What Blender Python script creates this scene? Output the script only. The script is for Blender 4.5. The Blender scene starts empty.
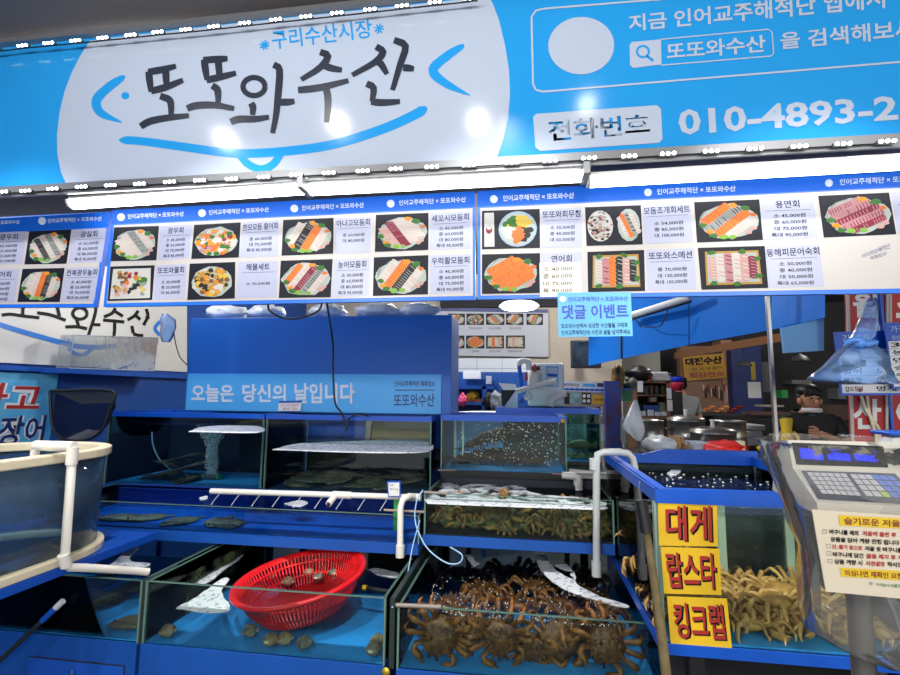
import bpy, math, random
from mathutils import Vector, Matrix, noise
sc = bpy.context.scene
COL = sc.collection
random.seed(7)
PI = math.pi

# ---------------------------------------------------------------- camera
FOC, PITCH, YAW, ROLL = 500.0, math.atan(57/500), math.radians(8.5), .01
EYE = Vector((0, 0, 1.55))
FW = Vector((-math.sin(YAW)*math.cos(PITCH), math.cos(YAW)*math.cos(PITCH), math.sin(PITCH)))
R0 = Vector((math.cos(YAW), math.sin(YAW), 0))
U0 = R0.cross(FW)
RT = R0*math.cos(ROLL)+U0*math.sin(ROLL)
UP = RT.cross(FW)
cd = bpy.data.cameras.new('camera')
cd.sensor_fit = 'HORIZONTAL'; cd.sensor_width = 36; cd.lens = 36*FOC/900
cd.clip_start = .02; cd.clip_end = 60
cam = bpy.data.objects.new('camera', cd); COL.objects.link(cam)
cam.matrix_world = Matrix(((RT.x, UP.x, -FW.x, 0), (RT.y, UP.y, -FW.y, 0), (RT.z, UP.z, -FW.z, 1.55), (0, 0, 0, 1)))
sc.camera = cam

# ---------------------------------------------------------------- world and exposure
w = bpy.data.worlds.new('market_air'); sc.world = w; w.use_nodes = True
w.node_tree.nodes['Background'].inputs[0].default_value = (.96, .98, 1.0, 1)
w.node_tree.nodes['Background'].inputs[1].default_value = 1.25
sc.cycles.transparent_max_bounces = 32
vs = sc.view_settings
vs.view_transform = 'Standard'; vs.look = 'None'; vs.gamma = 1; vs.use_curve_mapping = False
vs.exposure = 0

def light(name, kind, loc, energy, color=(1, 1, 1), size=.1, target=None, size_y=None, spread=None, spot=None, blend=.5):
    l = bpy.data.lights.new(name, kind); l.energy = energy; l.color = color
    if kind == 'AREA':
        l.size = size
        if size_y: l.shape = 'RECTANGLE'; l.size_y = size_y
        if spread: l.spread = spread
    else: l.shadow_soft_size = size
    if kind == 'SPOT':
        l.spot_size = spot or 1.6; l.spot_blend = blend
    o = bpy.data.objects.new(name, l); COL.objects.link(o); o.location = loc
    if target is not None: o.rotation_euler = (Vector(target)-Vector(loc)).to_track_quat('-Z', 'Y').to_euler()
    return o
# flood lamps on the ceiling in front of the sign: their mirror images are the round glares on its gloss
def ray(x, y): return FW+RT*((x-450)/FOC)+UP*((337.5-y)/FOC)
for _i, (_x, _y) in enumerate(((226, 140), (338, 124), (478, 122), (587, 104))):
    _d = ray(_x, _y); _p = EYE+_d*(1.9/_d.y); _d.y = -_d.y; _q = _p+_d*((3.12-_p.z)/_d.z)
    light('ceiling_spot', 'SPOT', _q, 7 if _i < 3 else 3, (1, .98, .95), .045, (_q.x, 1.9+.3, 1.6), spot=2.6, blend=.6)
# added fill points behind the camera for general front light
for _x, _y in ((-1.8, -1.6), (.4, -2.0), (2.4, -1.4)):
    light('alley_fill', 'POINT', (_x, _y, 2.9), 150, (1, .97, .93), .15)
# lights inside the stall and in the hall behind it
light('stall_light', 'POINT', (-1.0, 4.6, 2.95), 110, (1, .98, .95), .12)
light('stall_light', 'POINT', (-2.5, 2.75, 2.85), 45, (1, .98, .95), .12)  # added fill for the left wall sign and the blue box top
light('stall_light', 'POINT', (.7, 5.2, 2.9), 90, (1, .97, .92), .12)
# added fill spots over the alley, put there to brighten the tanks
for _x, _e in ((-2.3, 110), (-1.2, 120), (-.1, 120), (1.0, 120)):
    light('tank_fill', 'SPOT', (_x, .95, 3.2), _e, (1, .99, .97), .06, (_x+.05, 2.4, .7), spot=1.02, blend=.6)
light('hall_lamp', 'POINT', (3.6, 6.2, 2.9), 40, (1, .93, .84), .12)

# ---------------------------------------------------------------- helpers
def aty(x, y, Y): d = ray(x, y); return EYE+d*(Y/d.y)
def atx(x, y, X): d = ray(x, y); return EYE+d*(X/d.x)
def atz(x, y, Z): d = ray(x, y); return EYE+d*((Z-1.55)/d.z)
def V(*a): return Vector(a)
def lin(c):
    c = c.lstrip('#'); o = []
    for i in (0, 2, 4):
        v = int(c[i:i+2], 16)/255
        o.append(v/12.92 if v <= .04045 else ((v+.055)/1.055)**2.4)
    return (*o, 1)
MATS = {}
def pm(name, col, rough=.5, metal=0, emit=0, noise_amt=0, noise_scale=20, col2=None, bump=0, coat=0, alpha=1, spec=None, streak=None):
    if name in MATS: return MATS[name]
    m = bpy.data.materials.new(name); m.use_nodes = True; MATS[name] = m
    nt = m.node_tree; b = nt.nodes['Principled BSDF']
    c = lin(col) if isinstance(col, str) else (*col, 1)
    b.inputs['Base Color'].default_value = c
    b.inputs['Roughness'].default_value = rough; b.inputs['Metallic'].default_value = metal
    if coat: b.inputs['Coat Weight'].default_value = coat; b.inputs['Coat Roughness'].default_value = .08
    if spec is not None: b.inputs['Specular IOR Level'].default_value = spec
    if emit:
        b.inputs['Emission Color'].default_value = c; b.inputs['Emission Strength'].default_value = emit
    if alpha < 1: b.inputs['Alpha'].default_value = alpha
    if noise_amt or col2 or bump:
        tc = nt.nodes.new('ShaderNodeTexCoord')
        src = tc.outputs['Object']
        if streak:
            mp = nt.nodes.new('ShaderNodeMapping'); mp.inputs['Scale'].default_value = streak
            nt.links.new(src, mp.inputs[0]); src = mp.outputs[0]
        n = nt.nodes.new('ShaderNodeTexNoise'); n.inputs['Scale'].default_value = noise_scale
        n.inputs['Detail'].default_value = 5; n.inputs['Roughness'].default_value = .6
        nt.links.new(src, n.inputs['Vector'])
        if noise_amt or col2:
            r = nt.nodes.new('ShaderNodeValToRGB')
            r.color_ramp.elements[0].position = .35; r.color_ramp.elements[1].position = .68
            r.color_ramp.elements[0].color = c
            r.color_ramp.elements[1].color = lin(col2) if col2 else tuple(min(1, x*(1+noise_amt)) for x in c[:3])+(1,)
            nt.links.new(n.outputs['Fac'], r.inputs[0]); nt.links.new(r.outputs[0], b.inputs['Base Color'])
        if bump:
            bp = nt.nodes.new('ShaderNodeBump'); bp.inputs['Strength'].default_value = bump; bp.inputs['Distance'].default_value = .01
            nt.links.new(n.outputs['Fac'], bp.inputs['Height']); nt.links.new(bp.outputs[0], b.inputs['Normal'])
    return m
def clear(name, tint, rough=.01, ior=1.4, ripple=0, scale=18, milk=0, milkcol='#dfe8ee', gloss=.55):
    """glass, film or water: tinted see-through with a fresnel reflection"""
    if name in MATS: return MATS[name]
    m = bpy.data.materials.new(name); m.use_nodes = True; MATS[name] = m
    nt = m.node_tree; nt.nodes.remove(nt.nodes['Principled BSDF'])
    out = nt.nodes['Material Output']
    t = nt.nodes.new('ShaderNodeBsdfTransparent'); t.inputs[0].default_value = (*tint, 1)
    g = nt.nodes.new('ShaderNodeBsdfGlossy'); g.inputs['Roughness'].default_value = rough
    g.inputs[0].default_value = (gloss, gloss, gloss, 1)
    f = nt.nodes.new('ShaderNodeFresnel'); f.inputs[0].default_value = ior
    mx = nt.nodes.new('ShaderNodeMixShader')
    nt.links.new(f.outputs[0], mx.inputs[0]); nt.links.new(t.outputs[0], mx.inputs[1]); nt.links.new(g.outputs[0], mx.inputs[2])
    last = mx
    if ripple:
        tc = nt.nodes.new('ShaderNodeTexCoord'); n = nt.nodes.new('ShaderNodeTexNoise')
        n.inputs['Scale'].default_value = scale; n.inputs['Detail'].default_value = 3
        nt.links.new(tc.outputs['Object'], n.inputs['Vector'])
        bp = nt.nodes.new('ShaderNodeBump'); bp.inputs['Strength'].default_value = ripple; bp.inputs['Distance'].default_value = .02
        nt.links.new(n.outputs['Fac'], bp.inputs['Height'])
        nt.links.new(bp.outputs[0], f.inputs['Normal']); nt.links.new(bp.outputs[0], g.inputs['Normal'])
    if milk:
        d = nt.nodes.new('ShaderNodeBsdfDiffuse'); d.inputs[0].default_value = lin(milkcol)
        m2 = nt.nodes.new('ShaderNodeMixShader'); m2.inputs[0].default_value = milk
        nt.links.new(last.outputs[0], m2.inputs[1]); nt.links.new(d.outputs[0], m2.inputs[2]); last = m2
    nt.links.new(last.outputs[0], out.inputs[0])
    return m

class MB:
    def __init__(s): s.v = []; s.f = []; s.m = []; s.sm = []
    def add(s, vs, fs, mi=0, smooth=False):
        b = len(s.v); s.v += [tuple(p) for p in vs]
        for f in fs: s.f.append([i+b for i in f]); s.m.append(mi); s.sm.append(smooth)
        return s
    def face(s, pts, mi=0): return s.add(pts, [list(range(len(pts)))], mi)
    def box(s, x0, x1, y0, y1, z0, z1, mi=0, M=None):
        c = [V(x, y, z) for z in (z0, z1) for x, y in ((x0, y0), (x1, y0), (x1, y1), (x0, y1))]
        if M: c = [M @ p for p in c]
        return s.add(c, [(3, 2, 1, 0), (4, 5, 6, 7), (0, 1, 5, 4), (1, 2, 6, 5), (2, 3, 7, 6), (3, 0, 4, 7)], mi)
    def tube(s, path, r, n=10, mi=0, flat=1.0, caps=True):
        path = [Vector(p) for p in path]; k = len(path)
        rs = r if isinstance(r, (list, tuple)) else [r]*k
        vs = []; up = None
        for i, p in enumerate(path):
            d = (path[min(i+1, k-1)]-path[max(i-1, 0)]).normalized()
            if up is None: up = V(0, 0, 1) if abs(d.z) < .95 else V(1, 0, 0)
            a = d.cross(up)
            if a.length < 1e-5: a = d.cross(V(0, 1, 0))
            a.normalize(); up = a.cross(d).normalized()
            for j in range(n):
                t = 2*PI*j/n
                vs.append(p+a*(math.cos(t)*rs[i])+up*(math.sin(t)*rs[i]*flat))
        fs = [(i*n+j, i*n+(j+1) % n, (i+1)*n+(j+1) % n, (i+1)*n+j) for i in range(k-1) for j in range(n)]
        s.add(vs, fs, mi, True)
        if caps:
            s.add(vs[:n], [tuple(range(n-1, -1, -1))], mi); s.add(vs[-n:], [tuple(range(n))], mi)
        return s
    def lathe(s, prof, c=(0, 0, 0), n=24, mi=0, sx=1, sy=1, M=None, smooth=True):
        c = Vector(c); vs = []
        for r, z in prof:
            for j in range(n):
                t = 2*PI*j/n; p = V(r*math.cos(t)*sx, r*math.sin(t)*sy, z)
                vs.append(c+(M @ p if M else p))
        fs = [(i*n+j, i*n+(j+1) % n, (i+1)*n+(j+1) % n, (i+1)*n+j) for i in range(len(prof)-1) for j in range(n)]
        return s.add(vs, fs, mi, smooth)
    def ell(s, c, r, n=12, m=8, mi=0, M=None, nz=0, ns=3, seed=0):
        c = Vector(c); vs = []
        for i in range(m+1):
            ph = PI*i/m
            for j in range(n):
                t = 2*PI*j/n; p = V(math.sin(ph)*math.cos(t), math.sin(ph)*math.sin(t), math.cos(ph))
                k = 1+nz*noise.noise(p*ns+V(seed, seed*.7, 0)) if nz else 1
                p = V(p.x*r[0]*k, p.y*r[1]*k, p.z*r[2]*k)
                vs.append(c+(M @ p if M else p))
        fs = [(i*n+(j+1) % n, i*n+j, (i+1)*n+j, (i+1)*n+(j+1) % n) for i in range(m) for j in range(n)]
        return s.add(vs, fs, mi, True)
    def prism(s, pts, vec, mi=0, smooth=False):
        pts = [Vector(p) for p in pts]; k = len(pts); vec = Vector(vec)
        vs = pts+[p+vec for p in pts]
        s.add(vs, [tuple(range(k-1, -1, -1)), tuple(range(k, 2*k))], mi)
        return s.add(vs, [(i, (i+1) % k, k+(i+1) % k, k+i) for i in range(k)], mi, smooth)
    def build(s, name, mats, parent=None, bevel=0, loc=None, subsurf=0, solid=0):
        me = bpy.data.meshes.new(name)
        if not isinstance(mats, (list, tuple)): mats = [mats]
        org = V(0, 0, 0)
        if parent is not None:
            q = parent
            while q is not None: org += q.location; q = q.parent
        elif loc is not None: org = Vector(loc)
        else:
            xs, ys, zs = zip(*s.v); org = V((min(xs)+max(xs))/2, (min(ys)+max(ys))/2, min(zs))
        me.from_pydata([(x-org.x, y-org.y, z-org.z) for x, y, z in s.v], [], s.f)
        for m in mats: me.materials.append(m)
        me.polygons.foreach_set('material_index', s.m); me.polygons.foreach_set('use_smooth', s.sm)
        me.update()
        o = bpy.data.objects.new(name, me); COL.objects.link(o)
        if parent is not None: o.parent = parent
        else: o.location = org
        if bevel:
            md = o.modifiers.new('bevel', 'BEVEL'); md.width = bevel; md.segments = 2; md.limit_method = 'ANGLE'
        if solid: md = o.modifiers.new('solid', 'SOLIDIFY'); md.thickness = solid
        if subsurf:
            md = o.modifiers.new('sub', 'SUBSURF'); md.levels = md.render_levels = subsurf
        return o
def tag(o, label, cat, group=None, kind=None):
    o['label'] = label; o['category'] = cat
    if group: o['group'] = group
    if kind: o['kind'] = kind
    return o
def empty(name, loc, label=None, cat=None, group=None):
    o = bpy.data.objects.new(name, None); COL.objects.link(o); o.location = loc; o.empty_display_size = .05
    if label is not None: tag(o, label, cat, group)
    return o
def struct(name, mb, mats, **k):
    o = mb.build(name, mats, **k); o['kind'] = 'structure'; return o
def dup(o, loc, rot=None, label=None, scale=None):
    def rec(a, par):
        c = a.copy(); COL.objects.link(c)
        if par is not None: c.parent = par
        for ch in kids.get(a.name, ()): rec(ch, c)
        return c
    kids = {}
    for a in list(o.children_recursive): kids.setdefault(a.parent.name, []).append(a)
    c = rec(o, None); c.location = loc
    if rot is not None: c.rotation_euler = rot
    if label: c['label'] = label
    if scale: c.scale = (scale,)*3 if isinstance(scale, (int, float)) else scale
    return c
def arc(c, r, a0, a1, n, ax=V(1, 0, 0), ay=V(0, 0, 1)):
    return [Vector(c)+ax*(r*math.cos(a0+(a1-a0)*i/n))+ay*(r*math.sin(a0+(a1-a0)*i/n)) for i in range(n+1)]
def smooth_path(pts, n=6):
    """Catmull-Rom through the points"""
    P = [Vector(p) for p in pts]; P = [P[0]*2-P[1]]+P+[P[-1]*2-P[-2]]; out = []
    for i in range(1, len(P)-2):
        for k in range(n):
            t = k/n; a, b, c, d = P[i-1:i+3]
            out.append(.5*((2*b)+(c-a)*t+(2*a-5*b+4*c-d)*t*t+(3*b-a-3*c+d)*t**3))
    out.append(P[-2]); return out

# flat artwork on a panel: everything lies on the panel's plane, a hair above it
class Art:
    """a flat print on the plane through origin with outward normal nrm"""
    def __init__(s, origin, nrm): s.o = Vector(origin); s.n = Vector(nrm).normalized(); s.mb = MB(); s.mats = []; s.ix = {}
    def hit(s, x, y, lift=0):
        d = ray(x, y); q = s.o+s.n*lift
        return EYE+d*((q-EYE).dot(s.n)/d.dot(s.n))
    def mi(s, m):
        if m.name not in s.ix: s.ix[m.name] = len(s.mats); s.mats.append(m)
        return s.ix[m.name]
    def poly(s, pts, m, lift=.001): s.mb.face([s.hit(x, y, lift) for x, y in pts][::-1], s.mi(m)); return s
    def quad(s, q, lift=0):
        A, B, C, D = [s.hit(x, y) for x, y in q]; n = s.n
        return lambda u, v, l=0: (A*(1-u)+B*u)*(1-v)+(D*(1-u)+C*u)*v+n*(lift+l)
    def text(s, t, q, m, bold=0, lift=.002, fit=None):
        vs, fs, (x0, x1, y0, y1) = glyphs(t, bold)
        Q = s.quad(q, lift)
        s.mb.add([Q((x-x0)/(x1-x0), 1-(y-y0)/(y1-y0)) for x, y in vs], fs, s.mi(m)); return s
    def ribbon(s, pts, wd, m, lift=.001, closed=False):
        P = [Vector((x, y)) for x, y in pts]; k = len(P)
        ws = wd if isinstance(wd, (list, tuple)) else [wd]*k; L = []; Rr = []
        for i, p in enumerate(P):
            a = P[(i-1) % k] if closed else P[max(i-1, 0)]; b = P[(i+1) % k] if closed else P[min(i+1, k-1)]
            d = (b-a); d = d.normalized() if d.length else Vector((1, 0)); nn = Vector((-d.y, d.x))*ws[i]/2
            L.append(s.hit(*(p+nn), lift)); Rr.append(s.hit(*(p-nn), lift))
        j = s.mi(m)
        for i in range(k if closed else k-1):
            b = (i+1) % k; s.mb.face([L[i], L[b], Rr[b], Rr[i]], j)
        return s
    def disc(s, cx, cy, rx, ry, m, lift=.001, n=24, a=0):
        ca, sa = math.cos(a), math.sin(a)
        return s.poly([(cx+rx*math.cos(2*PI*i/n)*ca-ry*math.sin(2*PI*i/n)*sa, cy+rx*math.cos(2*PI*i/n)*sa+ry*math.sin(2*PI*i/n)*ca) for i in range(n)], m, lift)
    def build(s, name, parent=None): 
        o = s.mb.build(name, s.mats, parent); s.mb = MB(); s.mats = []; s.ix = {}; return o
GL = {}
def glyphs(t, bold=0):
    key = (t, bold)
    if key not in GL:
        c = bpy.data.curves.new('lettering', 'FONT'); c.body = t; c.resolution_u = 2; c.offset = bold
        o = bpy.data.objects.new('lettering', c); COL.objects.link(o); me = o.to_mesh()
        vs = [(v.co.x, v.co.y) for v in me.vertices]; fs = [tuple(p.vertices) for p in me.polygons]
        o.to_mesh_clear(); bpy.data.objects.remove(o); bpy.data.curves.remove(c)
        xs = [a for a, b in vs]; ys = [b for a, b in vs]
        GL[key] = (vs, fs, (min(xs), max(xs), min(ys), max(ys)))
    return GL[key]

# ---------------------------------------------------------------- palette
BLUE = pm('blue_paint', '#104a9c', .38, noise_amt=.12, noise_scale=6)
BLUEF = pm('blue_frame', '#0d50b8', .3)
DKBLUE = pm('dark_blue_wall', '#10458e', .45, noise_amt=.15, noise_scale=4)
WHITE = pm('white_plastic', '#dcdcda', .4)
CREAM = pm('cream_plastic', '#e2d6b6', .35)
PVC = pm('white_pipe', '#dedad0', .35)
GREYPVC = pm('grey_pipe', '#b9bdbb', .35)
BLACK = pm('black_rubber', '#101113', .5)
STEEL = pm('stainless_steel', '#b8b6b0', .28, .9, noise_amt=.2, noise_scale=3, streak=(1, 1, .05))
DKSTEEL = pm('dark_steel', '#4c4d50', .45, .5)
CONC = pm('wet_concrete', '#46484a', .35, noise_amt=.3, noise_scale=3)
SOFFIT = pm('soffit', '#5a5556', .7, noise_amt=.12, noise_scale=2)
WALLW = pm('wall_beige', '#a89e90', .8, noise_amt=.12, noise_scale=3)
DARK = pm('dark_void', '#1c1d20', .8)
WOODB = pm('brown_wood', '#6b4a30', .6, noise_amt=.3, noise_scale=10, streak=(1, 1, .1))
GLASS = clear('tank_glass', (.93, .98, .965), .01)
EDGE = pm('glass_edge', '#5f7f74', .2, spec=.6)
SEAM = pm('silicone_seam', '#24302c', .4)

# ---------------------------------------------------------------- setting
struct('floor', MB().box(-7, 8, -4, 10, -.1, 0), CONC)
struct('ceiling', MB().box(-7, 8, -3, 10, 3.24, 3.34), SOFFIT)
struct('wall_back', MB().box(-3.3, 1.28, 6.9, 7.0, 0, 3.24), WALLW)
struct('wall_back_market', MB().box(1.0, 8, 9.6, 9.7, 0, 3.24), pm('market_gloom', '#39383a', .8, noise_amt=.3, noise_scale=2))
struct('wall_left', MB().box(-3.3, -3.18, -.5, 6.9, 0, 3.24), DKBLUE)
struct('wall_right', MB().box(7.9, 8.0, 0, 9.7, 0, 3.24), pm('market_gloom', '#39383a'))

# ---------------------------------------------------------------- main sign
SY = 1.9
SGW = pm('print_sign_white', '#b0bccf', .16, spec=.45); SGC = pm('print_sign_cyan', '#2594da', .16, spec=.45)
INK = pm('print_ink', '#2b313f', .3); NAVY = pm('print_navy', '#1c2c66', .4)
sign = empty('shop_sign', (-.5, 1.95, 2.47), 'huge blue and white shop sign with black brush lettering above the menu boards', 'sign')
MB().box(-3.1, 2.3, SY, SY+.07, 2.47, 3.195).build('sign_panel', SGC, sign)
A = Art((0, SY, 2.5), (0, -1, 0))
wh = [(90, 40.5), (80, 56), (72, 72), (65, 90), (60, 110), (57, 135), (57.5, 155), (61, 172), (68, 188.2)]
wh += [(160, 181.5), (250, 176), (340, 170.5), (430, 164.5), (496, 160.3)]
wh += [(503, 140), (508, 118), (510, 95), (509, 70), (505, 45), (499, 20), (493, 4), (489, -3.5), (300, 16.5), (190, 28.5)]
A.poly(wh, SGW, .001).build('white_field', sign)
A.ribbon(smooth_path([(124, 76), (109, 86), (96, 98), (96, 107), (105, 118), (122, 122.5)], 4) and
         [(p.x, p.y) for p in smooth_path([V(125, 76, 0), V(110, 86, 0), V(96.5, 100, 0), V(101, 113, 0), V(122, 122.5, 0)], 5)],
         [2]+[6, 7, 8, 8.5, 9, 9, 9, 9.5, 9.5, 9.5, 9.5, 9.5, 9, 8.5, 8, 7.5, 6, 4.5, 3, 1], SGC, .002)
A.disc(125.2, 95.7, 4, 3.6, SGC, .002)
A.ribbon([(p.x, p.y) for p in smooth_path([V(464, 45, 0), V(447, 56, 0), V(433, 70, 0), V(445, 83, 0), V(470, 95.5, 0)], 5)],
         [3]+[6, 7, 8, 8.5, 9, 9, 9, 9.5, 9.5, 9.5, 9.5, 9.5, 9, 8.5, 8, 7.5, 6, 4.5, 3, 1], SGC, .002)
sw = smooth_path([V(119, 140, 0), V(140, 141, 0), V(185, 147, 0), V(232, 153, 0), V(275, 152, 0), V(330, 145, 0), V(380, 130, 0), V(412, 116, 0), V(427, 107.5, 0)], 5)
A.ribbon([(p.x, p.y) for p in sw], [2, 6]+[8+.05*i for i in range(len(sw)-4)]+[7, 3.5], SGC, .002)
sm = smooth_path([V(240, 155, 0), V(248, 164, 0), V(261, 169, 0), V(273, 164, 0), V(281, 153, 0)], 5)
A.ribbon([(p.x, p.y) for p in sm], 7.5, SGC, .003)
A.text('구리수산시장', [(271, 31), (371, 19), (373, 38), (273, 50)], SGC, .012)
for cx, cy in ((264.5, 45), (379, 28.5)):
    for k in range(4):
        a = PI*k/4+.2; A.ribbon([(cx-5*math.cos(a), cy-5*math.sin(a)), (cx+5*math.cos(a), cy+5*math.sin(a))], 1.6, SGC, .002+.0004*k)
A.build('fish_logo', sign)
ST = [  # brush strokes of the shop name, in half pixels
 [(297, 143), (299, 160), (302, 184)], [(296, 144), (325, 139), (352, 132)], [(331, 138), (332, 155), (333, 174)], [(302, 182), (332, 174), (366, 160)],
 [(320, 192), (338, 199), (342, 212), (342, 232)], [(281, 253), (298, 243), (330, 236), (378, 231)],
 [(408, 119), (411, 140), (414, 160)], [(406, 120), (440, 118), (455, 117)], [(436, 120), (438, 140), (439, 156)], [(413, 160), (440, 154), (472, 146)],
 [(424, 171), (434, 178), (436, 190), (436, 208)], [(374, 217), (392, 211), (430, 210), (468, 217)],
 [(508+22*math.cos(t*PI/9), 173+18*math.sin(t*PI/9)) for t in range(19)],
 [(502, 206), (506, 215), (505, 230)], [(461, 244), (478, 238), (510, 238), (538, 234)], [(547, 129), (559, 140), (556, 190), (552, 230), (545, 266)], [(556, 204), (575, 204), (589, 202)],
 [(640, 104), (656, 112), (640, 135), (602, 159)], [(646, 130), (662, 136), (684, 140)], [(596, 180), (640, 175), (697, 161)], [(652, 176), (656, 200), (653, 244)],
 [(752, 93), (766, 104), (750, 124), (704, 150)], [(750, 120), (762, 128), (774, 148)], [(788, 80), (811, 92), (800, 130), (785, 180)], [(806, 135), (818, 136), (828, 138)],
 [(733, 167), (747, 176), (744, 203)], [(742, 203), (765, 205), (800, 203)],
]
for i, s in enumerate(ST):
    P = [(p.x/2, p.y/2) for p in smooth_path([V(x, y, 0) for x, y in s], 3)]
    n = len(P); c = len(s) > 10
    A.ribbon(P, 5.4 if c else [6.8*(.72+.33*math.sin(PI*min(1, .25+.75*k/(n-1)))) for k in range(n)], INK, .003+.00012*(i % 6))
A.build('brush_lettering', sign)
A.ribbon([(900, -20), (545, 8.5), (536, 10.5), (531.5, 17), (533, 84), (536, 90), (543, 91.7), (675, 80.6), (960, 57)], 1.9, SGW, .002)
A.disc(581.2, 45.6, 33, 28.7, SGW, .002, 40, -.05)
A.poly([(632, 42), (661, 39.3), (661.5, 64.5), (633, 68), (630, 65), (629.5, 45)], SGW, .002)
A.ribbon([(660, 39.4), (768, 29.3), (772, 32), (773.5, 53), (771, 56), (661, 65.2)], 1.2, SGW, .002)
A.ribbon([(643+6*math.cos(t*PI/8), 51.5+5.6*math.sin(t*PI/8)) for t in range(16)], 2.2, SGC, .003, True)
A.ribbon([(647, 56), (653.5, 61)], 2.6, SGC, .003)
A.poly([(536, 113.8), (657, 105.2), (661, 109), (662.5, 139), (659, 142.8), (540, 151), (535.5, 147.5), (533, 117)], SGW, .002)
A.build('printed_boxes', sign)
A.text('지금 인어교주해적단 앱에서', [(628.5, 15.5), (884, -13), (885, 8.5), (629, 32)], SGW, .022)
A.text('또또와수산', [(666, 43.5), (765, 35), (765.5, 52.3), (667, 60.5)], SGW, .02)
A.text('을 검색해보세요', [(779.5, 33), (938, 16), (939, 35.5), (780.5, 50)], SGW, .02)
A.text('전화번호', [(547.5, 121), (649, 114), (650, 134), (549, 142)], SGC, .022)
A.text('010-4893-2', [(677.5, 110), (897, 95.5), (898, 120.5), (679, 136)], SGW, .028)
A.build('printed_lettering', sign)

# ledge below the sign, seen from underneath
MB().box(-3.1, 2.3, 1.88, 2.12, 2.435, 2.468).build('sign_ledge', pm('ledge_grey', '#4a4644', .6), sign)
MB().box(-3.1, 2.3, 1.87, 1.885, 2.425, 2.475).box(-3.1, 2.3, 1.87, 1.9, 3.195, 3.215).build('sign_frame', pm('frame_alu', '#8b8d90', .35, .6), sign)

# led strings along both edges of the sign
LEDW = pm('led_white', '#ffffff', emit=14)
def led_string(xs, ys, z, label):
    t = empty('led_string', (-.5, 1.8, z), label, 'led lights', 'led strings on the sign')
    path = []
    for x, y in zip(xs, ys):
        p = aty(x, y, 1.85); path.append(p)
        m = MB().box(p.x-.030, p.x+.030, 1.848, 1.860, p.z-.006, p.z+.006, 0)
        for k in (-1, 0, 1): m.ell((p.x+k*.0205, 1.846, p.z), (.0075, .005, .0065), 8, 5, 1)
        m.build('led_module', [DKSTEEL, LEDW], t)
    MB().tube([p+V(0, .014, 0) for p in path], .003, 6).build('wire', BLACK, t)
led_string([-5, 23, 49, 76, 103, 131, 158, 186, 214, 245, 276, 306, 337, 370, 402, 435, 470], [49.5, 46, 43.5, 41, 38.3, 35.5, 32.5, 30, 27, 23.5, 20, 17, 13.5, 10, 6.3, 2.7, -1],
           3.2, 'string of small white led lights along the upper edge of the shop sign')
led_string([3, 26, 53, 82, 111, 140, 170, 200, 232, 264, 296, 329, 363, 396, 432, 469, 512, 550, 589, 629, 668, 711, 755, 799, 843, 887],
           [192, 191, 189, 187, 185.5, 184, 182, 180.5, 179, 177, 175, 173, 171, 169, 167, 165.3, 162.8, 160.8, 158.3, 156.3, 153.8, 151.3, 149, 146.5, 144, 141.5],
           2.47, 'string of small white led lights along the lower edge of the shop sign')

# batten lamps under the ledge
OPAL = pm('opal_diffuser', '#ffffff', .4, emit=9)
def batten(p0, p1, z, label):
    a = atz(*p0, z); b = atz(*p1, z); d = (b-a).normalized(); s = d.cross(V(0, 0, 1))
    t = empty('batten_lamp', (a+b)/2, label, 'lamp', 'batten lamps under the sign')
    prof = [s*(.032*math.cos(PI+PI*i/10))+V(0, 0, .034*math.sin(PI+PI*i/10)) for i in range(11)]
    MB().prism([a+q for q in prof], b-a).build('diffuser', OPAL, t)
    for p, q in ((a, -1), (b, 1)): MB().prism([p+e*1.05+V(0, 0, .002) for e in prof], d*(.012*q)).build('end_cap', WHITE, t)
    M = MB().prism([a+s*.03+V(0, 0, .002), a-s*.03+V(0, 0, .002), a-s*.03+V(0, 0, .014), a+s*.03+V(0, 0, .014)], b-a)
    M.build('housing', WHITE, t)
    return t
batten((74, 202), (305, 186.5), 2.415, 'left batten lamp under the sign, starting above the leftmost menu board')
batten((311, 187.5), (581, 173.5), 2.412, 'middle batten lamp under the sign, above the centre of the menu boards')
batten((590, 179), (960, 157), 2.395, 'right batten lamp under the sign, running out of the picture to the right')
for (x, y), lb in (((306, 186), 'grey bracket holding the batten lamps between the left and middle ones'), ((585, 172), 'grey bracket holding the batten lamps between the middle and right ones')):
    p = atz(x, y, 2.41)
    tag(MB().box(p.x-.012, p.x+.012, p.y-.06, p.y+.05, 2.38, 2.425).box(p.x-.022, p.x+.022, p.y-.03, p.y+.03, 2.424, 2.434).build('lamp_bracket', pm('frame_alu', '#8b8d90')), lb, 'bracket')

# ---------------------------------------------------------------- menu boards
BY = 2.05
MHEAD = pm('print_header_blue', '#0f52b4', .45, spec=.15); MBODY = pm('print_menu_white', '#a9a5a1', .35); MCARD = pm('print_card_lilac', '#969ab0', .35)
MINK = pm('print_menu_ink', '#0e1436', .5, spec=.2); MBLK = pm('print_black', '#0a0a0e', .5, spec=.2); PHBG = pm('print_photo_dark', '#11141e', .5, spec=.2)
dim = lambda c: '#%02x%02x%02x' % tuple(int(int(c[i:i+2], 16)*.76) for i in (1, 3, 5))
FC = {k: pm('print_food_'+k, dim(c), .5, spec=.2) for k, c in dict(white='#dfd9cf', salmon='#ee7a35', red='#8e2c45', grey='#9da3a0', pink='#dba9a2', green='#3f7a33', lime='#86c04a', orange='#f29a2e',
      dark='#2f2a2a', plate='#bcc9bf', gold='#c99a48', brown='#8a5a30', yellow='#e8c64a', paleblue='#a9bfd6', rose='#c98d93', tray='#d8d8d4').items()}
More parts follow.
